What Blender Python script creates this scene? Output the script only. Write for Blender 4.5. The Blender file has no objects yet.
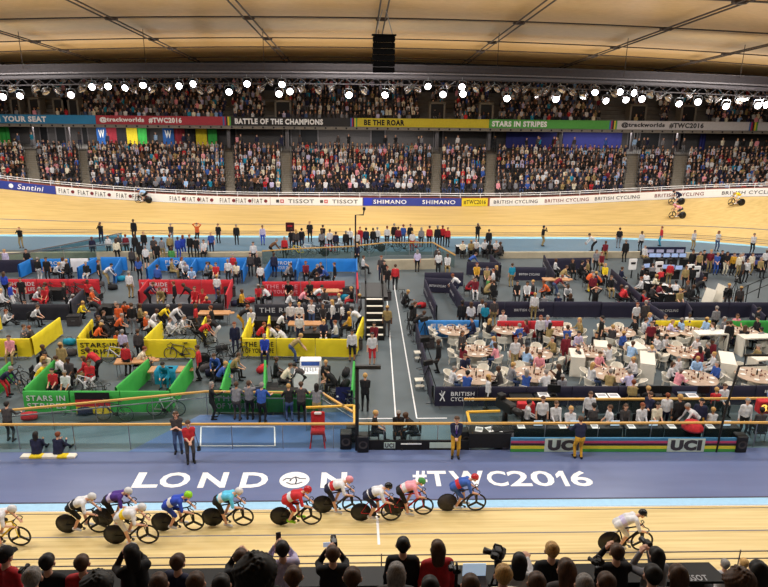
# Indoor velodrome during a championship race, seen from the upper tier of the home-straight stand.
import bpy, math, random
import numpy as np
from mathutils import Vector, Matrix

rnd = random.Random(11)
scene = bpy.context.scene
COL = scene.collection
PI = math.pi
R = math.radians

# ------------------------------------------------------------------ camera
IW, IH, FPX = 768, 587, 700.0
CAMZ = 14.5
PITCH = math.atan(226.0 / FPX)
YAW = R(2.1)
ROLL = 0.0130
fw = Vector((math.sin(YAW) * math.cos(PITCH), math.cos(YAW) * math.cos(PITCH), -math.sin(PITCH)))
r0 = Vector((math.cos(YAW), -math.sin(YAW), 0.0))
u0 = r0.cross(fw)
CR = r0 * math.cos(ROLL) + u0 * math.sin(ROLL)
CU = u0 * math.cos(ROLL) - r0 * math.sin(ROLL)
EYE = Vector((0, 0, CAMZ))
cd = bpy.data.cameras.new('camera')
cam = bpy.data.objects.new('camera', cd)
COL.objects.link(cam)
m3 = Matrix((CR, CU, -fw)).transposed()
cam.matrix_world = Matrix.Translation(EYE) @ m3.to_4x4()
cd.sensor_fit = 'HORIZONTAL'
cd.sensor_width = 36.0
cd.lens = FPX * 36.0 / IW
cd.clip_end = 400
scene.camera = cam


def ray(px, py):
    return (fw + CR * ((px - IW / 2) / FPX) - CU * ((py - IH / 2) / FPX))


def G(px, py, z=0.0):
    """point of the horizontal plane z seen at a photo pixel"""
    d = ray(px, py)
    t = (z - CAMZ) / d.z
    return EYE + d * t


def V(px, py, Y):
    """point of the vertical plane Y seen at a photo pixel"""
    d = ray(px, py)
    return EYE + d * (Y / d.y)


def proj(p):
    v = Vector(p) - EYE
    dz = v.dot(fw)
    return (IW / 2 + FPX * v.dot(CR) / dz, IH / 2 - FPX * v.dot(CU) / dz)


# ------------------------------------------------------------------ materials
def lin(c):
    out = []
    for v in c[:3]:
        v = v / 255.0
        out.append(v / 12.92 if v <= 0.04045 else ((v + 0.055) / 1.055) ** 2.4)
    return (*out, 1.0)


MATS = {}


def mat(name, rgb, rough=0.6, metal=0.0, noise=0.12, scale=6.0, stretch=None, emit=None, spec=0.4, coat=0.0):
    if name in MATS:
        return MATS[name]
    m = bpy.data.materials.new(name)
    m.use_nodes = True
    nt = m.node_tree
    b = nt.nodes['Principled BSDF']
    b.inputs['Roughness'].default_value = rough
    b.inputs['Metallic'].default_value = metal
    b.inputs['Specular IOR Level'].default_value = spec
    if coat:
        b.inputs['Coat Weight'].default_value = coat
        b.inputs['Coat Roughness'].default_value = 0.12
    c = lin(rgb)
    if noise > 0:
        tc = nt.nodes.new('ShaderNodeTexCoord')
        n = nt.nodes.new('ShaderNodeTexNoise')
        n.inputs['Scale'].default_value = scale
        n.inputs['Detail'].default_value = 3
        src = tc.outputs['Object']
        if stretch:
            mp = nt.nodes.new('ShaderNodeMapping')
            mp.inputs['Scale'].default_value = stretch
            nt.links.new(src, mp.inputs['Vector'])
            src = mp.outputs['Vector']
        nt.links.new(src, n.inputs['Vector'])
        rp = nt.nodes.new('ShaderNodeValToRGB')
        rp.color_ramp.elements[0].position = 0.3
        rp.color_ramp.elements[1].position = 0.7
        rp.color_ramp.elements[0].color = tuple(max(0, v * (1 - noise)) for v in c[:3]) + (1,)
        rp.color_ramp.elements[1].color = tuple(min(1, v * (1 + noise)) for v in c[:3]) + (1,)
        nt.links.new(n.outputs['Fac'], rp.inputs['Fac'])
        nt.links.new(rp.outputs['Color'], b.inputs['Base Color'])
    else:
        b.inputs['Base Color'].default_value = c
    if emit:
        b.inputs['Emission Color'].default_value = lin(rgb)
        b.inputs['Emission Strength'].default_value = emit
    MATS[name] = m
    return m


PAL = dict(black=(24, 24, 28), navy=(30, 34, 64), white=(214, 214, 218), grey=(130, 130, 136), charcoal=(66, 62, 64),
           red=(190, 40, 48), blue=(52, 88, 168), royal=(40, 70, 180), sky=(160, 195, 235), cyan=(92, 190, 225),
           orange=(224, 100, 48), green=(74, 146, 76), yellow=(236, 206, 40), khaki=(158, 138, 92), mustard=(206, 156, 46),
           brown=(112, 78, 54), maroon=(118, 28, 44), pink=(230, 152, 165), lavender=(196, 188, 222), teal=(22, 136, 170),
           purple=(74, 44, 130), cream=(230, 220, 196), jeans=(66, 84, 124), lime=(150, 220, 40))
SKIN = dict(fair=(222, 172, 146), tan=(190, 138, 104), dark=(104, 68, 48))
HAIR = dict(black=(28, 24, 23), brown=(80, 55, 38), blond=(190, 150, 90), grey=(140, 134, 130), red=(120, 58, 28))


def cloth(c):
    return mat('cloth ' + c, PAL[c], 0.8, noise=0.18, scale=9)


def skin(c='fair'):
    return mat('skin ' + c, SKIN[c], 0.55, noise=0.06, scale=20)


def hairm(c):
    return mat('hair ' + c, HAIR[c], 0.6, noise=0.35, scale=60, stretch=(1, 1, .3))


def timber_mat(name, base, dark, sx=0.05, boards=0.0):
    m = bpy.data.materials.new(name)
    m.use_nodes = True
    nt = m.node_tree
    b = nt.nodes['Principled BSDF']
    b.inputs['Roughness'].default_value = 0.42
    tc = nt.nodes.new('ShaderNodeTexCoord')
    mp = nt.nodes.new('ShaderNodeMapping')
    mp.inputs['Scale'].default_value = (sx, 1.0, 1.0)
    nt.links.new(tc.outputs['Object'], mp.inputs['Vector'])
    n = nt.nodes.new('ShaderNodeTexNoise')
    n.inputs['Scale'].default_value = 7
    n.inputs['Detail'].default_value = 6
    nt.links.new(mp.outputs['Vector'], n.inputs['Vector'])
    rp = nt.nodes.new('ShaderNodeValToRGB')
    rp.color_ramp.elements[0].position = 0.28
    rp.color_ramp.elements[1].position = 0.66
    rp.color_ramp.elements[0].color = lin(dark)
    rp.color_ramp.elements[1].color = lin(base)
    nt.links.new(n.outputs['Fac'], rp.inputs['Fac'])
    nt.links.new(rp.outputs['Color'], b.inputs['Base Color'])
    return m


def glass_mat(name, tint, gl=0.12):
    m = bpy.data.materials.new(name)
    m.use_nodes = True
    nt = m.node_tree
    nt.nodes.remove(nt.nodes['Principled BSDF'])
    t = nt.nodes.new('ShaderNodeBsdfTransparent')
    t.inputs['Color'].default_value = lin(tint)
    g = nt.nodes.new('ShaderNodeBsdfGlossy')
    g.inputs['Roughness'].default_value = 0.03
    d = nt.nodes.new('ShaderNodeBsdfDiffuse')
    d.inputs['Color'].default_value = lin((150, 185, 185))
    lw = nt.nodes.new('ShaderNodeFresnel')
    lw.inputs['IOR'].default_value = 1.25
    m1 = nt.nodes.new('ShaderNodeMixShader')
    m2 = nt.nodes.new('ShaderNodeMixShader')
    m2.inputs['Fac'].default_value = gl
    nt.links.new(t.outputs[0], m2.inputs[1])
    nt.links.new(d.outputs[0], m2.inputs[2])
    nt.links.new(lw.outputs[0], m1.inputs['Fac'])
    nt.links.new(m2.outputs[0], m1.inputs[1])
    nt.links.new(g.outputs[0], m1.inputs[2])
    nt.links.new(m1.outputs[0], nt.nodes['Material Output'].inputs['Surface'])
    return m


M_WOOD = timber_mat('pine track boards', (230, 206, 146), (206, 178, 116), 0.04)
M_RAIL = mat('varnished timber rail', (206, 160, 84), 0.4, noise=0.15, scale=4, stretch=(.2, 4, 4))
M_ROOF = timber_mat('plywood roof panels', (212, 174, 118), (194, 156, 100), 0.25)
M_FLOOR = mat('blue grey sports floor', (86, 97, 103), 0.5, noise=0.10, scale=0.6)
M_SAFE = mat('dark blue safety zone', (102, 114, 154), 0.27, noise=0.10, scale=0.5, stretch=(.3, 2, 1))
M_AZUR = mat('light blue band', (160, 206, 238), 0.45, noise=0.05)
M_LINE = mat('dark track line', (92, 76, 72), 0.5, noise=0.1)
M_LINEB = mat('blue grey track line', (110, 112, 128), 0.5, noise=0.1)
M_WHITE = mat('white paint', (244, 244, 246), 0.5, noise=0.03)
M_CONC = mat('pale concrete', (178, 168, 146), 0.8, noise=0.12, scale=1.5)
M_DCONC = mat('grey concrete terrace', (96, 92, 88), 0.85, noise=0.15, scale=1.5)
M_DARK = mat('dark wall paint', (44, 42, 46), 0.8, noise=0.15)
M_BLACK = mat('black powder coat', (20, 20, 22), 0.45, noise=0.1)
M_STEEL = mat('galvanised steel', (150, 152, 156), 0.35, 0.8, noise=0.1)
M_GREYM = mat('grey painted steel', (112, 106, 108), 0.5, 0.2, noise=0.12)
M_PLAST = mat('white moulded plastic', (236, 230, 216), 0.4, noise=0.03)
M_GLASS = glass_mat('balustrade glass', (238, 248, 246), 0.035)
M_GLASSD = glass_mat('far balustrade glass', (190, 212, 212), 0.06)
M_TYRE = mat('tyre rubber', (26, 25, 26), 0.7, noise=0.1)
M_CARBON = mat('carbon fibre', (26, 24, 25), 0.35, noise=0.2, scale=30)
M_EYE = mat('dark eye', (40, 26, 22), 0.4, noise=0.05)
M_LIP = mat('lips', (170, 96, 88), 0.5, noise=0.05)

# ------------------------------------------------------------------ objects, labels
PENDING = []


def _props(o, label, cat, group=None, kind=None):
    if kind:
        o['kind'] = kind
    if label:
        PENDING.append((o, label))
        o['label'] = label
    if cat:
        o['category'] = cat
    if group:
        o['group'] = group
    return o


def thing(name, label, cat, loc=(0, 0, 0), rz=0.0, group=None):
    o = bpy.data.objects.new(name, None)
    COL.objects.link(o)
    o.empty_display_size = 0.1
    o.location = loc
    o.rotation_euler = (0, 0, rz)
    return _props(o, label, cat, group)


ORD = ['first', 'second', 'third', 'fourth', 'fifth', 'sixth', 'seventh', 'eighth', 'ninth', 'tenth', 'eleventh', 'twelfth',
       '13th', '14th', '15th', '16th', '17th', '18th', '19th', '20th', '21st', '22nd', '23rd', '24th', '25th', '26th', '27th', '28th', '29th', '30th']


def ordn(i):
    return ORD[i] if i < len(ORD) else '%dth' % (i + 1)


def nwords(l):
    return len([w for w in l.replace(',', ' ').split() if w])


def finish_labels():
    """things whose base label is the same are told apart by their order from the left; a|b|c: b is left out where it gets too long"""
    def grouped(it):
        by = {}
        for o, l in it:
            by.setdefault(l, []).append(o)
        return by
    items = []
    for l, os_ in grouped(PENDING).items():
        full = ' '.join(l.split('|'))
        sg = l.split('|')
        if len(sg) == 3 and nwords(full) + (5 if len(os_) > 1 else 0) > 16:
            full = sg[0] + ' ' + sg[2]
        items += [(o, ' '.join(full.split())) for o in os_]
    for l, os_ in grouped(items).items():
        if len(os_) == 1 or l.startswith('='):
            for o in os_:
                o['label'] = l.lstrip('=')
            continue
        os_.sort(key=lambda o: proj(o.matrix_world.translation)[0])
        for i, o in enumerate(os_):
            t = l + ', %s of %d from left' % (ordn(i), len(os_))
            o['label'] = t if nwords(t) <= 16 else t.replace(' the ', ' ').replace('with a ', 'with ')


class MB:
    """mesh builder: boxes, bars, tubes, prisms, lathes collected into one mesh"""

    def __init__(self):
        self.v, self.f, self.m, self.s = [], [], [], []

    def add(self, vs, fs, mi=0, smooth=False):
        b = len(self.v)
        self.v += [tuple(p) for p in vs]
        self.f += [tuple(b + i for i in f) for f in fs]
        self.m += [mi] * len(fs)
        self.s += [smooth] * len(fs)
        return self

    def box(self, c, s, rz=0.0, mi=0, bev=0.0):
        x, y, z = s[0] / 2, s[1] / 2, s[2] / 2
        cs, sn = math.cos(rz), math.sin(rz)
        if bev > 0:
            bev = min(bev, x * .9, y * .9, z * .9)
            ring = [(-x + bev, -y), (x - bev, -y), (x, -y + bev), (x, y - bev), (x - bev, y), (-x + bev, y), (-x, y - bev), (-x, -y + bev)]
            prof = [(-z, 1 - bev / max(x, y)), (-z + bev, 1), (z - bev, 1), (z, 1 - bev / max(x, y))]
            vs, fs = [], []
            for zz, k in prof:
                for a, b in ring:
                    a, b = a * k, b * k
                    vs.append((c[0] + a * cs - b * sn, c[1] + a * sn + b * cs, c[2] + zz))
            for i in range(3):
                for j in range(8):
                    fs.append((i * 8 + j, i * 8 + (j + 1) % 8, i * 8 + 8 + (j + 1) % 8, i * 8 + 8 + j))
            fs.append(tuple(range(7, -1, -1)))
            fs.append(tuple(range(24, 32)))
            return self.add(vs, fs, mi)
        vs = []
        for dz in (-z, z):
            for a, b in ((-x, -y), (x, -y), (x, y), (-x, y)):
                vs.append((c[0] + a * cs - b * sn, c[1] + a * sn + b * cs, c[2] + dz))
        return self.add(vs, [(3, 2, 1, 0), (4, 5, 6, 7), (0, 1, 5, 4), (1, 2, 6, 5), (2, 3, 7, 6), (3, 0, 4, 7)], mi)

    def tube(self, a, b, r, n=8, mi=0, r2=None, caps=True):
        a, b = Vector(a), Vector(b)
        d = (b - a)
        if d.length < 1e-6:
            return self
        d.normalize()
        u = d.orthogonal().normalized()
        w = d.cross(u)
        r2 = r if r2 is None else r2
        vs = []
        for p, rr in ((a, r), (b, r2)):
            for i in range(n):
                t = 2 * PI * i / n
                vs.append(p + u * (rr * math.cos(t)) + w * (rr * math.sin(t)))
        fs = [(i, (i + 1) % n, n + (i + 1) % n, n + i) for i in range(n)]
        self.add(vs, fs, mi, True)
        if caps:
            self.add(vs, [tuple(range(n - 1, -1, -1)), tuple(range(n, 2 * n))], mi)
        return self

    def path(self, pts, r, n=8, mi=0):
        """one tube following a polyline"""
        pts = [Vector(p) for p in pts]
        vs, fs = [], []
        prev = None
        for i, p in enumerate(pts):
            d = (pts[min(i + 1, len(pts) - 1)] - pts[max(i - 1, 0)]).normalized()
            u = d.orthogonal().normalized() if prev is None else (prev - d * prev.dot(d)).normalized()
            prev = u
            w = d.cross(u)
            for k in range(n):
                t = 2 * PI * k / n
                vs.append(p + u * (r * math.cos(t)) + w * (r * math.sin(t)))
        for i in range(len(pts) - 1):
            for k in range(n):
                fs.append((i * n + k, i * n + (k + 1) % n, (i + 1) * n + (k + 1) % n, (i + 1) * n + k))
        self.add(vs, fs, mi, True)
        e = (len(pts) - 1) * n
        return self.add(vs, [tuple(range(n - 1, -1, -1)), tuple(range(e, e + n))], mi)

    def bar(self, a, b, w, h, mi=0):
        """rectangular bar from a to b, w across and h high"""
        a, b = Vector(a), Vector(b)
        d = (b - a).normalized()
        up = Vector((0, 0, 1)) if abs(d.z) < 0.98 else Vector((0, 1, 0))
        s = d.cross(up).normalized()
        u = s.cross(d)
        vs = []
        for p in (a, b):
            for i, j in ((-1, -1), (1, -1), (1, 1), (-1, 1)):
                vs.append(p + s * (i * w / 2) + u * (j * h / 2))
        return self.add(vs, [(0, 1, 2, 3), (7, 6, 5, 4), (0, 4, 5, 1), (1, 5, 6, 2), (2, 6, 7, 3), (3, 7, 4, 0)], mi)

    def lathe(self, prof, n=16, c=(0, 0, 0), mi=0, axis='z', sx=1.0):
        vs, fs = [], []
        k = len(prof)
        for i in range(n):
            t = 2 * PI * i / n
            for r, z in prof:
                a, b = r * math.cos(t), r * math.sin(t)
                p = (a * sx, b, z) if axis == 'z' else ((a, z, b) if axis == 'y' else (z, a, b))
                vs.append((c[0] + p[0], c[1] + p[1], c[2] + p[2]))
        for i in range(n):
            j = (i + 1) % n
            for q in range(k - 1):
                f = (i * k + q, j * k + q, j * k + q + 1, i * k + q + 1)
                fs.append(f if axis != 'y' else f[::-1])
        return self.add(vs, fs, mi, True)

    def prism(self, poly, z0, z1, mi=0):
        n = len(poly)
        vs = [(x, y, z0) for x, y in poly] + [(x, y, z1) for x, y in poly]
        fs = [tuple(range(n - 1, -1, -1)), tuple(range(n, 2 * n))] + [(i, (i + 1) % n, n + (i + 1) % n, n + i) for i in range(n)]
        return self.add(vs, fs, mi)

    def grid(self, rows, mi=0, smooth=False):
        """rows: list of equally long point lists"""
        n = len(rows[0])
        vs = [p for r_ in rows for p in r_]
        fs = [(i * n + j, i * n + j + 1, (i + 1) * n + j + 1, (i + 1) * n + j) for i in range(len(rows) - 1) for j in range(n - 1)]
        return self.add(vs, fs, mi, smooth)

    def mesh(self, name, mats=()):
        me = bpy.data.meshes.new(name)
        me.from_pydata(self.v, [], self.f)
        me.polygons.foreach_set('material_index', self.m)
        me.polygons.foreach_set('use_smooth', self.s)
        for m in mats:
            me.materials.append(m)
        me.update()
        return me

    def build(self, name, mats, parent=None):
        return obj(name, self.mesh(name, mats if isinstance(mats, (list, tuple)) else [mats]), parent)


def obj(name, me, parent=None, loc=None, rot=None):
    o = bpy.data.objects.new(name, me)
    COL.objects.link(o)
    if parent is not None:
        o.parent = parent
    if loc is not None:
        o.location = loc
    if rot is not None:
        o.rotation_euler = rot
    return o


def struct(name, mb, mats, parent=None, label=None):
    o = mb.build(name, mats, parent)
    if parent is None:
        o['kind'] = 'structure'
        if label:
            o['label'] = label
    return o


KIDS = {}


def dup(root, loc, rz, label, group=None, mats=None):
    """copy of a thing with copies of its parts and sub-parts; mats: {part name: material} overrides"""
    def cp(o, parent):
        c = o.copy()
        COL.objects.link(c)
        if parent is not None:
            c.parent = parent
        base = o.name.split('.')[0]
        if mats and base in mats and c.type == 'MESH':
            c.material_slots[0].link = 'OBJECT'
            c.material_slots[0].material = mats[base]
        for ch in o.children:
            cp(ch, c)
        return c
    r_ = cp(root, None)
    r_.location = loc
    r_.rotation_euler = (0, 0, rz)
    if label:
        PENDING.append((r_, label))
        r_['label'] = label
    if group:
        r_['group'] = group
    return r_


# ------------------------------------------------------------------ lettering
TXT = {}


def text_mesh(s, bold=0.015, shear=0.0):
    key = (s, bold, shear)
    if key in TXT:
        return TXT[key]
    cu = bpy.data.curves.new('txt', 'FONT')
    cu.body = s
    cu.size = 1.0
    cu.offset = bold
    cu.shear = shear
    cu.space_character = 1.42 if s == 'FIAT' else 1.12
    cu.resolution_u = 3
    cu.extrude = 0.0
    o = bpy.data.objects.new('txt', cu)
    COL.objects.link(o)
    dg = bpy.context.evaluated_depsgraph_get()
    dg.update()
    me = bpy.data.meshes.new_from_object(o.evaluated_get(dg))
    bpy.data.objects.remove(o)
    n = len(me.vertices)
    co = np.empty(n * 3, np.float32)
    me.vertices.foreach_get('co', co)
    co = co.reshape(-1, 3)
    lo, hi = co.min(0), co.max(0)
    co[:, :2] = (co[:, :2] - lo[:2]) / np.maximum(hi[:2] - lo[:2], 1e-6) - 0.5
    co[:, 2] = 0
    asp = float((hi[0] - lo[0]) / (hi[1] - lo[1]))
    TXT[key] = (co.copy(), [tuple(p.vertices) for p in me.polygons], asp)
    bpy.data.meshes.remove(me)
    return TXT[key]


def lettering(s, w, h, material, parent, loc, rot=(PI / 2, 0, 0), bold=0.015, shear=0.0, name='lettering', func=None):
    """letters filling w x h, centred on loc (func maps flat x, y to the place)"""
    co, fs, asp = text_mesh(s, bold, shear)
    if w is None:
        w = h * asp
    pts = co * np.array([w, h, 1.0])
    mb = MB()
    mb.add([func(p) if func else p for p in pts.tolist()], fs)
    o = mb.build(name, material, parent)
    if func is None:
        o.location = loc
        o.rotation_euler = rot
    return o

# ------------------------------------------------------------------ people: one continuous surface grown round a posed skeleton
def A3(*v):
    return np.array(v, float)


def ik(a, t, l1, l2, hint):
    d = t - a
    L = np.linalg.norm(d)
    dn = d / max(L, 1e-9)
    L = min(max(L, abs(l1 - l2) + .01), l1 + l2 - .004)
    x = (l1 * l1 - l2 * l2 + L * L) / (2 * L)
    h = math.sqrt(max(l1 * l1 - x * x, 0))
    p = hint - dn * hint.dot(dn)
    n = np.linalg.norm(p)
    p = p / n if n > 1e-6 else A3(1, 0, 0)
    return a + dn * x + p * h, a + dn * L


POSES = {
    'stand': dict(),
    'fold': dict(hands=((.10, .20, 1.16), (-.10, .22, 1.12))),
    'clasp': dict(hands=((-.03, .22, .98), (.03, .22, .98))),
    'camera': dict(hands=((-.08, .26, 1.56), (.08, .26, 1.56)), eh=(.5, .1, -1)),
    'headhands': dict(hands=((-.13, -.02, 1.74), (.13, -.02, 1.74)), eh=(1, .1, 0)),
    'behind': dict(hands=((-.07, -.15, .96), (.07, -.15, .96)), eh=(1, -.4, 0)),
    'rail': dict(lean=12, hip=(0, -.1, .92), hands=((-.3, .38, 1.10), (.3, .38, 1.10)), feet=((-.12, -.05, .08), (.12, -.12, .08))),
    'armsout': dict(hands=((-.62, .12, 1.08), (.62, .12, 1.08)), eh=(.2, -.3, -1)),
    'reach': dict(hands=((-.24, .05, .82), (.18, .5, 1.35))),
    'walk': dict(feet=((-.09, .26, .08), (.09, -.3, .1)), hands=((-.26, -.18, .86), (.26, .2, .9))),
    'bend': dict(lean=52, hip=(0, -.16, .9), hands=((-.16, .52, .72), (.16, .55, .72)), feet=((-.13, 0, .08), (.13, .06, .08))),
    'sit': dict(eh=(.12, -.5, -1), hip=(0, 0, .605), lean=4, feet=((-.12, .46, .08), (.12, .46, .08)), hands=((-.13, .34, .68), (.13, .34, .68)), kh=(0, .3, 1)),
    'table': dict(hip=(0, 0, .605), lean=13, feet=((-.12, .42, .08), (.12, .36, .08)), hands=((-.17, .44, .82), (.17, .46, .82)), kh=(0, .3, 1)),
    'bentsit': dict(hip=(0, 0, .605), lean=38, feet=((-.16, .42, .08), (.16, .42, .08)), hands=((-.12, .55, .60), (.12, .55, .60)), kh=(0, .3, 1)),
    'clap': dict(eh=(.12, -.5, -1), hip=(0, 0, .605), lean=6, feet=((-.12, .40, .08), (.12, .40, .08)), hands=((-.03, .34, 1.0), (.03, .34, 1.0)), kh=(0, .3, 1)),
    'sitcam': dict(hip=(0, 0, .605), lean=6, feet=((-.12, .42, .08), (.12, .42, .08)), hands=((-.07, .28, 1.24), (.07, .28, 1.24)), kh=(0, .3, 1), eh=(.5, .1, -1)),
    'ground': dict(hip=(0, 0, .14), lean=14, feet=((-.14, .62, .08), (.14, .66, .08)), hands=((-.14, .42, .48), (.14, .44, .46)), kh=(0, .1, 1)),
    'crouch': dict(hip=(0, -.12, .34), lean=28, feet=((-.13, 0, .08), (.13, .12, .08)), hands=((-.14, .42, .42), (.16, .45, .5)), kh=(0, 1, .5)),
    'race': dict(hip=(0, -.2, .985), lean=69, feet=((-.1, .17, .30), (.1, -.13, .26)), hands=((-.19, .53, .80), (.19, .53, .80)), kh=(0, 1, .3), eh=(.7, -.5, -.4), head=-48, toes=-8),
    'race2': dict(hip=(0, -.2, .985), lean=71, feet=((-.1, .0, .43), (.1, .04, .14)), hands=((-.19, .53, .80), (.19, .53, .80)), kh=(0, 1, .3), eh=(.8, -.5, -.4), head=-46, toes=-10),
}


def skeleton(pose, long_sleeve=True, shorts=False, hair='short', fine=False, helmet=False, skirt=False):
    """[(a, b, ra, rb, region)] with region 0 skin 1 top 2 bottom 3 shoes 4 hair 5 eye 6 lip"""
    P = POSES[pose]
    hip = A3(*P.get('hip', (0, 0, .93)))
    lean = R(P.get('lean', 2))
    up1 = A3(0, math.sin(lean * .85), math.cos(lean * .85))
    up2 = A3(0, math.sin(lean * 1.12), math.cos(lean * 1.12))
    chest = hip + up1 * .27
    neck = chest + up2 * .265
    X = A3(1, 0, 0)
    hl = lean + R(P.get('head', -lean * 40)) if 'head' in P else lean * .35
    hu = A3(0, math.sin(hl), math.cos(hl))
    hf = A3(0, math.cos(hl), -math.sin(hl))
    if 'head' in P:
        nd = A3(0, math.sin(lean * .8), math.cos(lean * .8))
    else:
        nd = hu
    hc = neck + nd * .185 + hf * .02
    pr = []
    # torso
    for s in (-1, 1):
        pr.append((hip + X * .065 * s + up1 * .02, chest + X * .075 * s, .112, .112, 1))
        pr.append((chest + X * .075 * s, neck + X * .085 * s - up2 * .075, .114, .096, 1))
        pr.append((hip + X * .075 * s, hip + X * .08 * s - up1 * .06, .118, .112, 2))
    pr.append((neck - X * .15 - up2 * .045, neck + X * .15 - up2 * .045, .066, .066, 1))
    pr.append((neck - up2 * .06, neck + nd * .09, .062, .052, 0))
    # head
    pr.append((hc + hu * .035 - hf * .012, hc + hu * .03 + hf * .02, .098, .092, 0))
    pr.append((hc - hu * .045 + hf * .03, hc - hu * .075 + hf * .048, .066, .048, 0))
    if fine:
        pr.append((hc + hf * .098 + hu * .022, hc + hf * .122 - hu * .018, .012, .016, 0))
        for s in (-1, 1):
            pr.append((hc + X * .101 * s + hu * .015 - hf * .005, hc + X * .096 * s - hu * .03, .019, .012, 0))
            pr.append((hc + X * .036 * s + hf * .100 + hu * .03, hc + X * .03 * s + hf * .102 + hu * .03, .013, .013, 5))
        pr.append((hc - X * .02 + hf * .088 - hu * .058, hc + X * .02 + hf * .088 - hu * .058, .010, .010, 6))
    if hair and not helmet:
        pr.append((hc + hu * .05 - hf * .022, hc + hu * .055 + hf * .012, .102, .092, 4))
        pr.append((hc - hf * .04 + hu * .03, hc - hf * .045 - hu * .015, .080, .060, 4))
        if hair == 'long':
            for s in (-1, 0, 1):
                pr.append((hc - hf * .055 + X * .05 * s, hc - hf * .075 + X * .045 * s - hu * .20, .062, .042, 4))
        if hair == 'pony':
            pr.append((hc - hf * .13 + hu * .03, hc - hf * .15 - hu * .18, .034, .022, 4))
        if hair == 'frizz':
            for s in (-1, 1):
                pr.append((hc + X * .05 * s - hf * .03 + hu * .02, hc + X * .06 * s - hf * .06 - hu * .06, .125, .10, 4))
            for q in range(150):
                th, ph = q * 2.39996, math.acos(1 - 1.6 * (q + .5) / 150)
                d = X * math.sin(ph) * math.cos(th) * 1.05 + hf * (math.sin(ph) * math.sin(th) * .95 - .12) + hu * math.cos(ph)
                e = .155 + .018 * math.sin(q * 7.7)
                pr.append((hc + d * .10, hc + d * e, .026, .016, 4))
    eh = A3(*P.get('eh', (.45, -.5, -.9)))
    for i, s in enumerate((-1, 1)):
        sh = neck + X * .185 * s - up2 * .05
        t = A3(*P.get('hands', ((-.25, .04, .80), (.25, .04, .80)))[i])
        el, wr = ik(sh, t, .285, .265, eh * A3(s, 1, 1))
        pr.append((sh, el, .056, .045, 1))
        fd = (wr - el) / max(np.linalg.norm(wr - el), 1e-6)
        pr.append((el, wr, .043, .031, 1 if long_sleeve else 0))
        side = np.cross(fd, A3(0, 0, 1))
        n = np.linalg.norm(side)
        side = side / n if n > .15 else A3(0, -1, 0)
        nrm = np.cross(side, fd)
        if fine:
            for q in (-1, 1):
                pr.append((wr + side * .012 * q, wr + fd * .085 + side * .022 * q, .020, .019, 0))
            for q, ln in enumerate((.058, .072, .078, .066)):
                b0 = wr + fd * .09 + side * (.033 - .022 * q)
                b1 = b0 + fd * ln * .55 + side * (.006 - .004 * q) - nrm * .008
                b2 = b1 + fd * ln * .38 - nrm * .026
                pr.append((b0, b1, .0105, .0095, 0))
                pr.append((b1, b2, .0095, .008, 0))
            b0 = wr + fd * .03 + side * .03 * (1 if s > 0 else -1)
            b1 = b0 + fd * .035 + side * .03 * (1 if s > 0 else -1)
            pr.append((b0, b1, .014, .012, 0))
            pr.append((b1, b1 + fd * .035 - nrm * .01, .0115, .009, 0))
        else:
            pr.append((wr, wr + fd * .10, .034, .036, 0))
            pr.append((wr + fd * .1, wr + fd * .15 - nrm * .02, .032, .02, 0))
    kh = A3(*P.get('kh', (0, 1, 0)))
    for i, s in enumerate((-1, 1)):
        hj = hip + X * .092 * s - up1 * .04
        t = A3(*P.get('feet', ((-.11, 0, .08), (.11, 0, .08)))[i])
        kn, an = ik(hj, t, .43, .42, kh + A3(.12 * s, 0, 0))
        pr.append((hj, kn, .086, .060, 2))
        pr.append((kn, an, .058, .042, 0 if shorts else 2))
        pr.append((an - A3(0, .04, .035), an + A3(.02 * s, .17, -.042 + R(P.get('toes', 0)) * .3), .046, .036, 3))
    if skirt:
        pr.append((hip, hip + A3(0, 0, -.32), .15, .2, 2))
    return pr, dict(hc=hc, hu=hu, hf=hf, neck=neck)


def sdf(prims, Pts, grow=0.0, k=0.022):
    out = None
    for a, b, ra, rb, _r in prims:
        ab = b - a
        L2 = max(float(ab.dot(ab)), 1e-9)
        t = np.clip(((Pts - a) @ ab) / L2, 0, 1)
        d = np.sqrt(((Pts - a - t[:, None] * ab) ** 2).sum(1)) - (ra + (rb - ra) * t) - grow
        if out is None:
            out = d
        else:
            kk = min(k, 1.2 * min(ra, rb))
            h = np.clip(.5 + .5 * (out - d) / kk, 0, 1)
            out = out * (1 - h) + d * h - kk * h * (1 - h)
    return out


def regions(prims, Pts):
    best = np.full(len(Pts), 1e9)
    reg = np.zeros(len(Pts), int)
    bias = {0: 0.0, 1: -.012, 2: -.008, 3: -.01, 4: -.002, 5: -.004, 6: -.003}
    for a, b, ra, rb, r_ in prims:
        ab = b - a
        L2 = max(float(ab.dot(ab)), 1e-9)
        t = np.clip(((Pts - a) @ ab) / L2, 0, 1)
        d = np.sqrt(((Pts - a - t[:, None] * ab) ** 2).sum(1)) - (ra + (rb - ra) * t) + bias[r_]
        w = d < best
        best[w] = d[w]
        reg[w] = r_
    return reg


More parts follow.
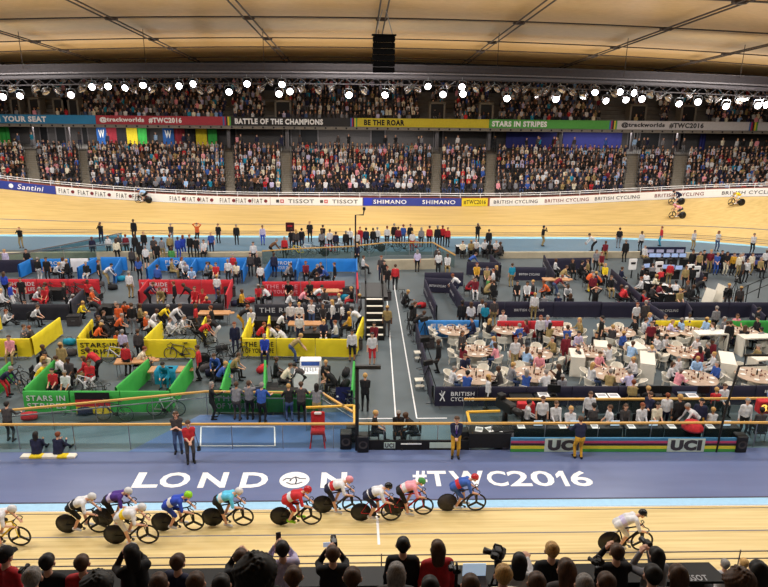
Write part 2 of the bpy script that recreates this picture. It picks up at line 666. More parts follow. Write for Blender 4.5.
def surface(prims, h, grow=0.0, k=0.022):
    """naive surface nets of the smooth union of the round cones"""
    allp = np.array([p for q in prims for p in (q[0], q[1])])
    rad = max(max(q[2], q[3]) for q in prims) + grow + 2.5 * h
    lo = allp.min(0) - rad
    n = np.ceil((allp.max(0) + rad - lo) / h).astype(int) + 1
    ax = [lo[i] + h * np.arange(n[i]) for i in range(3)]
    gx, gy, gz = np.meshgrid(*ax, indexing='ij')
    f = sdf(prims, np.stack([gx.ravel(), gy.ravel(), gz.ravel()], 1), grow, k).reshape(n)
    c = [f[i:n[0] - 1 + i, j:n[1] - 1 + j, l:n[2] - 1 + l] for i in (0, 1) for j in (0, 1) for l in (0, 1)]
    offs = [(i, j, l) for i in (0, 1) for j in (0, 1) for l in (0, 1)]
    neg = sum((q < 0).astype(int) for q in c)
    act = (neg > 0) & (neg < 8)
    idx = np.full(act.shape, -1)
    cells = np.argwhere(act)
    idx[act] = np.arange(len(cells))
    vals = [q[act] for q in c]
    acc = np.zeros((len(cells), 3))
    cnt = np.zeros(len(cells))
    for p in range(8):
        for q in range(p + 1, 8):
            d = np.abs(np.subtract(offs[p], offs[q])).sum()
            if d != 1:
                continue
            a, b = vals[p], vals[q]
            cr = (a < 0) != (b < 0)
            t = np.where(cr, a / np.where(cr, a - b, 1), 0)
            pt = np.array(offs[p]) + t[:, None] * (np.array(offs[q]) - np.array(offs[p]))
            acc += np.where(cr[:, None], pt, 0)
            cnt += cr
    v = lo + (cells + acc / cnt[:, None]) * h
    faces = []
    for axn in range(3):
        o1, o2 = [(1, 2), (2, 0), (0, 1)][axn]
        sl0 = [slice(1, n[i] - 1) for i in range(3)]
        sl0[axn] = slice(0, n[axn] - 1)
        sl1 = list(sl0)
        sl1[axn] = slice(1, n[axn])
        a, b = f[tuple(sl0)], f[tuple(sl1)]
        for sgn in (0, 1):
            e = np.argwhere(((a < 0) & (b >= 0)) if sgn == 0 else ((a >= 0) & (b < 0)))
            if not len(e):
                continue
            st = np.array([1, 1, 1])
            st[axn] = 0
            e = e + st
            d1, d2 = np.zeros(3, int), np.zeros(3, int)
            d1[o1], d2[o2] = 1, 1
            q = np.stack([idx[tuple((e - d1 - d2).T)], idx[tuple((e - d2).T)], idx[tuple(e.T)], idx[tuple((e - d1).T)]], 1)
            faces.append(q if sgn == 0 else q[:, ::-1])
    return v, np.concatenate(faces)


def np_mesh(name, v, fc, mi=None, nm=0, smooth=True):
    me = bpy.data.meshes.new(name)
    me.vertices.add(len(v))
    me.vertices.foreach_set('co', np.ascontiguousarray(v, np.float32).ravel())
    me.loops.add(fc.size)
    me.loops.foreach_set('vertex_index', np.ascontiguousarray(fc, np.int32).ravel())
    me.polygons.add(len(fc))
    me.polygons.foreach_set('loop_start', np.arange(0, fc.size, fc.shape[1], dtype=np.int32))
    if mi is not None:
        me.polygons.foreach_set('material_index', np.ascontiguousarray(mi, np.int32))
    me.polygons.foreach_set('use_smooth', np.full(len(fc), smooth))
    for _ in range(nm):
        me.materials.append(None)
    me.update(calc_edges=True)
    me.validate()
    return me


BODY = {}


def body_mesh(pose, vox, sleeve=True, shorts=False, hair='short', fine=False, skirt=False):
    key = (pose, vox, sleeve, shorts, hair, fine, skirt)
    if key not in BODY:
        pr, _ = skeleton(pose, sleeve, shorts, hair, fine, skirt=skirt)
        v, fc = surface(pr, vox)
        rg = regions(pr, v[fc].mean(1))
        BODY[key] = np_mesh('person', v, fc, rg, 7)
    return BODY[key]


def paint(o, mats):
    for i, m in enumerate(mats):
        if i < len(o.material_slots):
            o.material_slots[i].link = 'OBJECT'
            o.material_slots[i].material = m


FACE = {'away': 0, 'cam': 180, 'right': -90, 'left': 90}
SKINS = ['fair', 'fair', 'fair', 'tan', 'dark']
POSEW = {'stand': 'standing', 'fold': 'arms folded', 'clasp': 'hands clasped', 'camera': 'filming', 'headhands': 'hands on head',
         'behind': 'hands behind', 'rail': 'leaning forward', 'armsout': 'arms spread', 'reach': 'reaching out', 'walk': 'walking',
         'bend': 'bending over', 'sit': 'sitting', 'table': 'sitting', 'bentsit': 'hunched', 'clap': 'sitting', 'sitcam': 'sitting',
         'ground': 'on the floor', 'crouch': 'crouching'}


FOOT = []      # (x, y, radius) of people already standing or sitting on the infield
SEGS = []      # foot lines of barriers and balustrades
CHAIRPOSE = ('sit', 'table', 'bentsit', 'clap', 'sitcam')


def settle(p, r):
    """nudges a point off people and barriers already there"""
    o = p.copy()
    for _ in range(12):
        mv = Vector((0, 0, 0))
        for x, y, q in FOOT:
            d = Vector((p.x - x, p.y - y, 0))
            if 1e-6 < d.length < r + q:
                mv += d.normalized() * (r + q - d.length) * .6
        for a, b in SEGS:
            ab = b - a
            t = max(0, min(1, (p - a).dot(ab) / ab.length_squared))
            d = p - (a + ab * t)
            d.z = 0
            if d.length < r + .12:
                n = d.normalized() if d.length > .02 else Vector((0, 1, 0))
                mv += n * (r + .12 - d.length) * .8
        if mv.length < .005:
            break
        p = p + mv
    if (p - o).length > 1.0:
        p = o + (p - o).normalized()
    FOOT.append((p.x, p.y, r))
    return p


def person(name, x=0, y=0, top='black', bot='black', pose='stand', face='cam', where='', z=0.0, hair='brown', style='short', sk=None, loc=None,
           vox=.03, sleeve=None, shorts=False, fine=False, scale=None, group=None, label=None, shoes='black', skirt=False, zrot=None):
    """one-mesh figure (skin, clothes and hair as materials); x, y: photo pixel of the feet or of the floor under the seat"""
    if loc is None:
        loc = settle(G(x, y, z), .34 if pose in CHAIRPOSE or pose in ('ground', 'bend') else .27)
    elif name == 'seated_guest':
        FOOT.append((loc[0], loc[1], .32))
    if sk is None:
        sk = rnd.choice(SKINS)
    if sleeve is None:
        sleeve = rnd.random() < .6
    if scale is None:
        scale = rnd.uniform(.95, 1.04)
    me = body_mesh(pose, vox, sleeve, shorts, style, fine, skirt)
    o = obj(name, me, None, loc)
    o.rotation_euler = (0, 0, R(FACE.get(face, face) if isinstance(face, str) else face))
    o.scale = (scale,) * 3
    paint(o, [skin(sk), cloth(top), cloth(bot), cloth(shoes), hairm(hair), M_EYE, M_LIP])
    if label is None:
        lower = '' if pose in ('sit', 'table', 'bentsit', 'clap', 'sitcam', 'ground') else '%s %s,' % (bot, 'shorts' if shorts else 'trousers')
        label = '%s-haired person in %s top,|%s|%s %s' % (hair, top, lower, POSEW[pose], where)
    _props(o, label, 'person', group)
    return o


def dressed(name, loc, pose, rz, top, bot, hair='brown', style='short', sk='fair', vox=.014, sleeve=True, shorts=False, label='', group=None, scale=1.0,
            shoes='black', topname='jacket', botname='trousers', fine=True, cap=None, extra=None, lower=True, tie=None):
    """figure with body, hair and clothes as meshes of their own (body continuous, clothes children)"""
    key = (pose, vox, sleeve, shorts, style, fine, lower, 'dressed')
    if key not in BODY:
        pr, J = skeleton(pose, sleeve, shorts, style, fine)
        bodyp = [p for p in pr if p[4] != 4]
        v, fc = surface(bodyp, vox)
        rg = regions(bodyp, v[fc].mean(1))
        rg = np.where(rg == 5, 1, np.where(rg == 6, 2, 0))
        sets = {'body': np_mesh('person', v, fc, rg, 3)}
        for r_, nm in ((1, 'top'), (2, 'bottom'), (3, 'shoe'), (4, 'hair')):
            ps = [p for p in pr if p[4] == r_]
            if ps and (lower or r_ in (1, 4)):
                if r_ == 3:
                    for q in range(2):
                        vv, ff = surface(ps[q:q + 1], vox, .006)
                        sets['shoe%d' % q] = np_mesh('shoe', vv, ff, None, 1)
                    continue
                vv, ff = surface(ps, vox if r_ != 4 else vox * .8, .008 if r_ != 4 else .003, .03)
                sets[nm] = np_mesh(nm, vv, ff, None, 1)
        BODY[key] = (sets, J)
    sets, J = BODY[key]
    o = obj(name, sets['body'], None, loc)
    o.rotation_euler = (0, 0, rz)
    o.scale = (scale,) * 3
    paint(o, [skin(sk), M_EYE, M_LIP])
    for k, nm, m in (('top', topname, cloth(top)), ('bottom', botname, cloth(bot)), ('shoe0', 'shoe', cloth(shoes)), ('shoe1', 'shoe', cloth(shoes)), ('hair', 'hair', hairm(hair) if hair else None)):
        if k in sets and m is not None:
            c = obj(nm, sets[k], o)
            paint(c, [m])
    hc, hu, hf = Vector(J['hc']), Vector(J['hu']), Vector(J['hf'])
    if cap:
        mb = MB()
        mb.lathe([(.001, .125), (.06, .12), (.1, .085), (.114, .03), (.114, .0)], 18)
        c = mb.build('cap', cloth(cap), o)
        c.location = hc + hu * .03
        mb2 = MB()
        mb2.grid([[(x * .075, .09 + yy * .09 * (1 - .3 * x * x), .005 - .012 * x * x) for x in (-1, -.5, 0, .5, 1)] for yy in (0, .5, 1)])
        mb2.build('brim', cloth(cap), c)
    if tie:
        nk = Vector(J['neck'])
        mb = MB()
        mb.grid([[(-.06, .112, -.01), (.06, .112, -.01)], [(-.05, .13, -.12), (.05, .13, -.12)], [(-.015, .145, -.30), (.015, .145, -.30)]])
        c = mb.build('shirt_front', cloth('white'), o)
        c.location = nk
        mb = MB()
        mb.grid([[(-.022, .122, -.02), (.022, .122, -.02)], [(-.028, .142, -.14), (.028, .142, -.14)], [(-.03, .156, -.34), (.03, .156, -.34)], [(0, .156, -.38), (0.001, .156, -.38)]])
        c = mb.build('tie', cloth(tie), o)
        c.location = nk
    _props(o, label, 'person', group)
    return o

# ------------------------------------------------------------------ the setting
TAN_B = math.tan(R(12.5))
YIN = 20.73            # inner edge of the near straight (wood side of the blue band)
YWALL = 14.6
XL, XR = -48.0, 52.0


def xs(a, b, step):
    n = max(1, int(round((b - a) / step)))
    return [a + (b - a) * i / n for i in range(n + 1)]


def ztrack(Y):
    return max(0.0, (YIN - Y)) * TAN_B


def yin_far(X):
    d = max(0.0, X - 17.0)
    return 61.7 - d ** 3 / 2000.0


def zout_far(X):
    return 1.45 + (.0020 * max(0, X - 9) ** 2) + (.0022 * max(0, -9 - X) ** 2)


def yout_far(X):
    return yin_far(X) + 6.9 + .004 * max(0, X - 17) ** 2


def far_pt(X, t, lift=0.0):
    """point of the far track, t = 0 inner edge .. 1 outer edge"""
    return (X, yin_far(X) + (yout_far(X) - yin_far(X)) * t, zout_far(X) * (t ** 1.15) + lift)


# infield floor
mb = MB()
mb.grid([[(x, y, 0) for x in (XL, XR)] for y in (24.6, 58.0)])
struct('floor', mb, M_FLOOR)
# near safety zone, blue band, track
mb = MB()
mb.grid([[(x, y, 0.0) for x in (XL, XR)] for y in (YIN + .42, 24.6)])
safe = struct('floor_safety_zone', mb, M_SAFE)
mb = MB()
mb.grid([[(x, YIN, .012) for x in (XL, XR)], [(x, YIN + .41, .012) for x in (XL, XR)], [(x, YIN + .44, 0) for x in (XL, XR)]])
struct('floor_blue_band', mb, M_AZUR)
q = MB().grid([[(x, yy, .009) for x in (XL, XR)] for yy in (YIN + .44, YIN + .51)])
q.build('zone_edge_line', mat('dark edge', (64, 62, 84), .5, noise=.1), safe)
mb = MB()
mb.grid([[(x, y, z) for x in (XL, XR)] for y, z in ((YWALL, ztrack(YWALL)), (YIN, 0.0), (YIN, -.3))])
track = struct('floor_track_near', mb, M_WOOD)


def track_line(y, w, m, nm):
    q = MB()
    q.grid([[(x, yy, ztrack(yy) + .006) for x in (XL, XR)] for yy in (y, y + w)])
    q.build(nm, m, track)


track_line(YIN - .27, .05, M_LINE, 'measuring_line')
track_line(YIN - 2.03, .06, M_LINEB, 'stayers_line')
track_line(YIN - .06, .05, M_WHITE, 'edge_line')
fx = G(376.5, 503).x
q = MB()
q.grid([[(fx + dx, yy, ztrack(yy) + .008) for dx in (-.04, .04)] for yy in (18.0, YIN)])
q.build('finish_line', M_WHITE, track)
# small dark letters on the inner edge, behind the finish
# letters painted on the safety zone
def floor_letter(ch, x0, x1, y0, y1, bold=.03):
    a, b = G((x0 + x1) / 2, y1), G((x0 + x1) / 2, y0)
    cy = (a.y + b.y) / 2
    sc = (G(x1, (y0 + y1) / 2) - G(x0, (y0 + y1) / 2)).length
    c = G((x0 + x1) / 2, (y0 + y1) / 2)
    if ch == '1':
        q = MB().add([(sc * x, (b.y - a.y) * y, 0) for x, y in ((0, -.5), (.5, -.5), (.5, .5), (.06, .5), (-.5, .26), (-.5, .02), (0, .2))], [(0, 1, 2, 3, 6), (3, 4, 5, 6)])
        q.build('lettering', M_WHITE, safe).location = (c.x, cy, .006)
        return
    lettering(ch, sc, b.y - a.y, M_WHITE, safe, (c.x, cy, .006), (0, 0, 0), bold)


for ch, x0, x1 in (('L', 131, 163), ('O', 160, 190), ('N', 200, 227), ('D', 241, 268), ('N', 321, 347)):
    if ch == 'L':
        x0, x1 = 135, 160
    floor_letter(ch, x0, x1, 472.5, 487.8)
for ch, x0, x1 in (('#', 413, 427), ('T', 428, 447), ('W', 450, 485), ('C', 487, 507), ('2', 508, 530), ('0', 531, 554), ('1', 557, 566.5), ('6', 570, 591)):
    floor_letter(ch, x0, x1, 471.0, 486.3, {'2': .018, '0': .016, '6': .018, 'C': .02}.get(ch, .03))
c = G(294.5, 480)
q = MB()
q.lathe([(.001, .006), (.55, .006)], 40)
o = q.build('emblem_disc', M_WHITE, safe)
o.location = (c.x, c.y, 0)
o.scale = (1, .97, 1)
q = MB()
for pts in ([(-.42, -.05), (-.3, .1), (-.12, .06), (.02, .2), (.2, .08), (.42, .06)], [(-.28, -.18), (-.1, -.3), (.1, -.28), (.3, -.16)], [(.02, .2), (.08, -.04), (.06, -.26)], [(-.12, .06), (-.16, -.1)]):
    for a, b in zip(pts, pts[1:]):
        q.bar((a[0], a[1], .012), (b[0], b[1], .012), .045, .006)
q.build('emblem_stroke', cloth('navy'), o)

# far blue safety zone, far track
mb = MB()
mb.grid([[(x, 56.2 - max(0, x - 17) ** 3 / 2000, .006) for x in xs(XL, XR, 2)], [(x, yin_far(x) - .75, .006) for x in xs(XL, XR, 2)]])
struct('floor_safety_zone_far', mb, mat('grey blue safety zone', (92, 122, 144), 0.4, noise=.08))
mb = MB()
mb.grid([[(x, yin_far(x) - .75, .01) for x in xs(XL, XR, 2)], [(x, yin_far(x), .01) for x in xs(XL, XR, 2)]])
struct('floor_blue_band_far', mb, mat('light blue band far', (146, 206, 232), 0.45, noise=.05))
mb = MB()
mb.grid([[far_pt(x, t) for x in xs(XL, XR, 1.5)] for t in (0, .1, .2, .35, .5, .65, .8, .9, 1)], smooth=True)
ftrack = struct('floor_track_far', mb, timber_mat('pine track boards far', (218, 188, 124), (198, 166, 102), 0.04))
for t, w, m, nm in ((.055, .012, M_LINE, 'measuring_line'), (.14, .01, M_LINE, 'sprinters_line'), (.36, .012, M_LINEB, 'stayers_line'), (.10, .006, M_LINEB, 'board_seam')):
    q = MB()
    q.grid([[far_pt(x, tt, .02) for x in xs(XL, XR, 1.5)] for tt in (t, t + w)])
    q.build(nm, m, ftrack)

# far outer wall, its advertising boards and hand rail
BH = .80


def wallband(X0, X1, z0, z1, dy=0.0, step=1.0):
    q = MB()
    q.grid([[(x, yout_far(x) + .12 + dy, zout_far(x) + z0) for x in xs(X0, X1, step)], [(x, yout_far(x) + .12 + dy, zout_far(x) + z1) for x in xs(X0, X1, step)]])
    return q


q = wallband(XL, XR, -.3, BH - .02, .06)
q.grid([[(x, yout_far(x) + .18, zout_far(x) + BH - .02) for x in xs(XL, XR, 1)], [(x, yout_far(x) + .9, zout_far(x) + BH - .02) for x in xs(XL, XR, 1)]])
struct('wall_track_far', q, mat('red brown wall edge', (150, 84, 74), .7))
q = MB()
for h in (1.02, 1.22):
    q.path([(x, yout_far(x) + .35, zout_far(x) + h) for x in xs(XL, XR, 1)], .035, 6)
q.add([], [])
hr = q.build('trim_far_handrail', M_WHITE)
hr['kind'] = 'structure'
for x in xs(XL, XR, 2.0):
    p = MB().tube((x, yout_far(x) + .35, zout_far(x) + BH - .05), (x, yout_far(x) + .35, zout_far(x) + 1.22), .03, 6)
    p.build('rail_post', M_WHITE, hr)


def board(px0, px1, words_, colour, ink, label, tsize=.42, shear=0.0, bold=.012, marks=None):
    """one advertising board along the far wall; words_: [(text, centre px, width px)]"""
    X0, X1 = V(px0, 198, 68.7).x, V(px1, 198, 68.7).x
    q = wallband(X0, X1, 0.0, BH, -.02, .5)
    b = q.build('trackside_board', colour)
    _props(b, label, 'advertising board', 'boards along the far track wall')

    def place(cx):
        return lambda p: (cx + p[0], yout_far(cx + p[0]) + .075, zout_far(cx + p[0]) + BH / 2 + p[1])
    for w in words_:
        s, cpx, wpx = w[:3]
        cx = V(cpx, 198, 68.7).x
        wd = V(cpx + wpx / 2, 198, 68.7).x - V(cpx - wpx / 2, 198, 68.7).x
        lettering(s, wd, w[3] if len(w) > 3 else tsize, ink if len(w) < 5 else w[4], b, None, func=place(cx), bold=bold, shear=shear)
    for cpx, m, rr, kind in (marks or []):
        cx = V(cpx, 198, 68.7).x
        q = MB()
        if kind == 'disc':
            q.add([(cx + rr * math.cos(2 * PI * i / 16), yout_far(cx) + .07, zout_far(cx) + BH / 2 + rr * math.sin(2 * PI * i / 16)) for i in range(16)], [tuple(range(15, -1, -1))])
        elif kind == 'cross':
            z = zout_far(cx) + BH / 2
            for w_, h_ in ((rr * 2, rr * .6), (rr * .6, rr * 2)):
                q.add([(cx - w_ / 2, yout_far(cx) + .07, z - h_ / 2), (cx + w_ / 2, yout_far(cx) + .07, z - h_ / 2), (cx + w_ / 2, yout_far(cx) + .07, z + h_ / 2), (cx - w_ / 2, yout_far(cx) + .07, z + h_ / 2)], [(0, 1, 2, 3)])
        else:
            z = zout_far(cx) + BH / 2
            q.add([(cx - rr, yout_far(cx) + .072, z - rr), (cx + rr, yout_far(cx) + .072, z - rr), (cx + rr, yout_far(cx) + .072, z + rr), (cx - rr, yout_far(cx) + .072, z + rr)], [(0, 1, 2, 3)])
        q.build('emblem', m, b)


B_NAVY = mat('navy board', (52, 66, 150), .5, noise=.06)
B_WHITE = mat('white board', (240, 238, 236), .5, noise=.03)
INK = mat('dark grey ink', (62, 60, 66), .6, noise=.03)
INKR = mat('dark red ink', (120, 40, 50), .6, noise=.03)
board(-40, 56.5, [('Santini', 32, 26, .5)], B_NAVY, M_WHITE, 'navy board with white italic lettering on the far track wall', shear=.25, marks=[(13, M_WHITE, .22, 'disc')])
fx_ = [66, 86, 104, 124, 142, 152, 171, 207, 227, 244, 259]
board(57, 270, [('FIAT', p, 10.5, .44) for p in (65, 84, 101, 122, 138, 175, 190, 203, 225, 241, 257)], B_WHITE, INK, 'white board with eleven short repeated words and dark red discs on the far track wall',
      marks=[(p + 8.6, INKR, .17, 'disc') for p in (65, 84, 101, 122, 138, 175, 190, 203, 225, 241, 257)])
board(270.3, 362.5, [('TISSOT', 301, 26, .38), ('TISSOT', 345, 26, .38)], B_WHITE, INK, 'white board with two dark watch brand words beside small red crosses on the far wall'.replace('brand ', 'maker '),
      marks=[(282, cloth('red'), .17, 'sq'), (282, M_WHITE, .11, 'cross'), (326, cloth('red'), .17, 'sq'), (326, M_WHITE, .11, 'cross'), (277.5, INK, .15, 'sq'), (321.5, INK, .15, 'sq')])
board(363, 461.5, [('SHIMANO', 390, 33, .40), ('SHIMANO', 439, 33, .40)], B_NAVY, M_WHITE, 'navy board with two white capital words on the far track wall', marks=[(368, mat('bright blue ink', (40, 60, 190), .5, noise=.02), .38, 'sq')])
board(462, 488, [('#TWC2016', 475, 22, .44)], mat('yellow board', (232, 206, 50), .5, noise=.04), cloth('black'), 'short yellow hashtag board on the far track wall')
board(490, 850, [('BRITISH CYCLING', p, 44, .34, INKR if i % 2 else INK) for i, p in enumerate((516, 567, 617, 675, 734, 790))], B_WHITE, INK, 'long white board with a cycling federation name repeated on the far track wall')

# ------------------------------------------------------------------ far grandstand
YF = 70.6              # first row of seats
ROW, RISE = .80, .28
NLOW = 11


def row_y(X, i):
    return YF + ROW * i


def row_z(i):
    return 2.35 + RISE * i


mb = MB()
for i in range(NLOW):
    y, z = row_y(0, i), row_z(i)
    mb.box(((XL + XR) / 2, y + .1, (z - 1.5) / 2 + .75), (XR - XL, ROW, z - 1.5))
struct('floor_terrace_lower', mb, M_DCONC)
ZC = row_z(NLOW) + .1
YC = row_y(0, NLOW)
mb = MB()
mb.box(((XL + XR) / 2, YC + 2.6, ZC / 2), (XR - XL, 5.6, ZC))
struct('floor_concourse', mb, M_DCONC)
mb = MB()
mb.box(((XL + XR) / 2, YC + 5.4, ZC + 1.6), (XR - XL, .3, 3.2))
struct('wall_concourse', mb, mat('dim concourse wall', (80, 76, 76), .8))
# aisles: pale stair flights between the blocks of seats
AISLES = [(26, 40), (80, 90), (225, 234.5), (281, 292), (431, 441), (485, 496), (625, 638), (672, 686)]
M_STEP = mat('pale step edge', (150, 146, 138), .8)
for a, b in AISLES:
    q, q2 = MB(), MB()
    sides = ([], [])
    for i in range(NLOW):
        y0 = row_y(0, i)
        xa, xb = V(a, 170, y0).x, V(b, 170, y0).x
        for k in (0, 1):
            q.box(((xa + xb) / 2, y0 - .1 + .4 * k, row_z(i) + .14 * k), (xb - xa, .4, .14))
            q2.box(((xa + xb) / 2, y0 - .29 + .4 * k, row_z(i) + .075 + .14 * k), (xb - xa - .1, .04, .05))
        sides[0].append((xa + .1, y0, row_z(i) + .95))
        sides[1].append((xb - .1, y0, row_z(i) + .95))
    st = q.build('stair_flight', mat('dim stair concrete', (142, 134, 120), .85))
    st['kind'] = 'structure'
    q2.build('step_edge', M_STEP, st)
    for sd in sides:
        MB().path(sd, .025, 6).build('stair_handrail', M_STEEL, st)
# concourse doors, wall panels and hung banners
nd = 0
for a, b in ((56, 66), (82, 88), (228, 236), (283, 291), (371, 385), (434, 443), (487, 494), (628, 637), (674, 684), (40, 48), (300, 318), (640, 660)):
    xa, xb = V(a, 140, YC + 5).x, V(b, 140, YC + 5).x
    nd += 1
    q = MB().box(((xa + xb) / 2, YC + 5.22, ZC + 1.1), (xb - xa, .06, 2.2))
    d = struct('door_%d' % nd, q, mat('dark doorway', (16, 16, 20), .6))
    q = MB()
    for x in (xa, xb):
        q.box((x, YC + 5.2, ZC + 1.12), (.12, .14, 2.26))
    q.box(((xa + xb) / 2, YC + 5.2, ZC + 2.26), (xb - xa, .14, .12))
    q.build('door_frame', M_GREYM, d)
HB = dict(b=(40, 96, 170), r=(150, 34, 50), k=(28, 26, 32), y=(226, 202, 40), g=(56, 170, 70), n=(36, 40, 110))
for cs, lst in (('five', [(97, 107, 'b'), (107, 117, 'r'), (117, 127, 'k'), (127, 137.5, 'y'), (138, 147, 'g')]), ('x', [(163, 174, 'b'), (175, 185, 'r'), (185, 195, 'k'), (196, 207, 'y'), (208, 217, 'g')]),
                ('x', [(0, 10, 'g'), (-12, 0, 'y')]), ('x', [(506, 556.5, 'n'), (563, 622, 'n'), (700, 706, 'n')])):
    for a, b, k in lst:
        Yb = YC + 4.2
        xa, xb = V(a, 138, Yb).x, V(b, 138, Yb).x
        q = MB()
        n = 7
        q.grid([[(xa + (xb - xa) * i / n, Yb + .03 * math.sin(i * 2.1), ZC + h) for i in range(n + 1)] for h in (.05, 1.95)])
        q.tube((xa, Yb, ZC + 1.95), (xb, Yb, ZC + 1.95), .03, 6)
        o = q.build('hung_banner', mat('banner ' + k, HB[k], .7, noise=.08))
        w = {'b': 'blue', 'r': 'red', 'k': 'black', 'y': 'yellow', 'g': 'green', 'n': 'wide navy'}[k]
        _props(o, '%s fabric banner hanging on the dim concourse' % w, 'banner', 'banners on the concourse')
        if k == 'b':
            lettering('W', (xb - xa) * .6, .9, M_WHITE, o, ((xa + xb) / 2, Yb - .06, ZC + 1.3), bold=.04)
# slim columns and the grey slab edge with round openings under the fascia
YS = YC + .45
for px in (33, 69, 229, 287, 437, 489, 560, 632, 678):
    x = V(px, 140, YS + 2).x
    s = struct('pillar_concourse', MB().box((x, YS + 2, ZC + 1.15), (.4, .4, 2.3), bev=.05), M_GREYM)
ZB0 = 8.18
mb = MB()
mb.box(((XL + XR) / 2, YS + 1.0, ZB0 - .17), (XR - XL, 2.1, .34))
mb.box(((XL + XR) / 2, YS + 3.5, ZB0 - .1), (XR - XL, 5.0, .2))
slab = struct('ceiling_concourse_slab', mb, mat('grey slab edge', (136, 128, 118), .8))
q = MB()
x = XL + .5
while x < XR:
    q.lathe([(.001, -.01), (.11, -.01)], 10, (x, YS - .06, ZB0 - .17), axis='y')
    x += 1.15
q.build('slab_downlight', M_DARK, slab)


def fascia(px0, px1, colour, parts, label, sash=None):
    Y = YS - .15
    x0, x1 = V(px0, 123, Y).x, V(px1, 123, Y).x
    zc, h = ZB0 + .5, .94
    t = thing('fascia_banner', label, 'banner', ((x0 + x1) / 2, Y, ZB0 + .0), 0, 'slogan banners on the upper tier front')
    MB().box((0, 0, .5), (x1 - x0, .08, h)).build('banner_panel', colour, t)
    for s, a, b, ink in parts:
        xa, xb = V(a, 123, Y).x, V(b, 123, Y).x
        lettering(s, xb - xa, .62, ink, t, ((xa + xb) / 2 - (x0 + x1) / 2, -.05, .5), bold=.05)
    for a, b, m in (sash or []):
        xa, xb = V(a, 123, Y).x, V(b, 123, Y).x
        MB().box(((xa + xb) / 2 - (x0 + x1) / 2, -.05, .5), (xb - xa, .02, h)).build('rainbow_stripe', m, t)


F_ = lambda n, c: mat('banner ' + n, c, .6, noise=.06)
RB = [F_('sky stripe', (60, 110, 180)), F_('crimson stripe', (170, 40, 80)), F_('charcoal stripe', (40, 36, 40)), F_('gold stripe', (226, 200, 60)), F_('leaf stripe', (90, 170, 80))]
sash = lambda a, b: [(a + (b - a) * i / 5, a + (b - a) * (i + 1) / 5, RB[i]) for i in range(5)]
fascia(-60, 96, F_('azure', (44, 132, 184)), [('FROM YOUR SEAT', -20, 47, M_WHITE)], 'azure slogan banner on the upper tier front')
fascia(96.3, 231, F_('crimson', (172, 52, 66)), [('@trackworlds', 100, 144.5, M_WHITE), ('#TWC2016', 149, 182, M_WHITE)], 'red banner with a white handle and hashtag on the upper tier front', sash(223, 231))
fascia(231.3, 357, F_('black', (36, 34, 36)), [('BATTLE OF THE CHAMPIONS', 235, 323, M_WHITE)], 'black slogan banner on the upper tier front', sash(350.5, 357))
fascia(357.3, 489, F_('yellow', (204, 186, 40)), [('BE THE ROAR', 364, 404.5, cloth('black'))], 'yellow slogan banner on the upper tier front')
fascia(489.3, 617, F_('green', (84, 166, 72)), [('STARS IN STRIPES', 492, 547, M_WHITE)], 'green slogan banner on the upper tier front', sash(609.5, 617))
fascia(617.3, 758, F_('white', (206, 204, 208)), [('@trackworlds', 621.5, 665, INK), ('#TWC2016', 669.5, 704, INK)], 'white banner with a dark handle and hashtag on the upper tier front', sash(749.5, 758))
fascia(758.3, 860, F_('white2', (206, 204, 208)), [], 'blank white banner end at the right of the upper tier front')

# upper tier
NUP = 9
YU, ZU = YS + 1.0, 8.25
mb = MB()
for i in range(NUP):
    y, z = YU + .8 * i, ZU + .42 * i
    mb.box(((XL + XR) / 2, y + .4, z - .2), (XR - XL, .8, .55))
struct('floor_terrace_upper', mb, M_DCONC)
mb = MB()
mb.box(((XL + XR) / 2, YU + .8 * NUP + 1.2, 12.5), (XR - XL, .3, 9.5))
struct('wall_back', mb, M_DARK)
for a, b in ((57, 70), (15, 21), (33, 41), (66, 79), (277, 290), (430.5, 443), (480, 491), (630, 643.5), (681, 693)):
    xa, xb = V(a, 108, YU + 1.5).x, V(b, 108, YU + 1.5).x
    nd += 1
    yy = YU + 1.6
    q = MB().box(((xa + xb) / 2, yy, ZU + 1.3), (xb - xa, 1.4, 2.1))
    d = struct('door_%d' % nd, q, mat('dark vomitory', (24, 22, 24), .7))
    q = MB()
    for x in (xa - .1, xb + .1):
        q.box((x, yy, ZU + 1.35), (.2, 1.5, 2.3))
    q.box(((xa + xb) / 2, yy, ZU + 2.5), (xb - xa + .4, 1.5, .2))
    q.build('door_frame', mat('vomitory concrete', (120, 112, 102), .8), d)

# ------------------------------------------------------------------ roof
def zroof(Y, X=0.0):
    return 23.9 - .098 * Y - .0007 * X * X if Y > 30 else 23.9 - .098 * 30 - .0007 * X * X - .03 * (30 - Y)


mb = MB()
ys = [-25, -10, 10, 30] + xs(34, 92, 2)
mb.grid([[(x, y, zroof(y, x)) for x in xs(-60, 62, 4)] for y in ys], smooth=True)
ceil = struct('ceiling', mb, M_ROOF)


def roof_hit(px, py):
    d = ray(px, py)
    t = 30.0
    for _ in range(60):
        p = EYE + d * t
        e = zroof(p.y, p.x) - p.z
        t += e / max(1e-3, (d.z + .098 * d.y)) * .9
    return EYE + d * t


M_CABLE = mat('dark roof cable', (64, 52, 46), .6, noise=.1)
M_SEAM = mat('panel seam', (140, 106, 66), .7, noise=.1)
def solve(f, want, lo, hi):
    """bisection on a monotone function"""
    s_ = 1 if f(hi) > f(lo) else -1
    for _ in range(50):
        m = (lo + hi) / 2
        if (f(m) - want) * s_ > 0:
            hi = m
        else:
            lo = m
    return (lo + hi) / 2


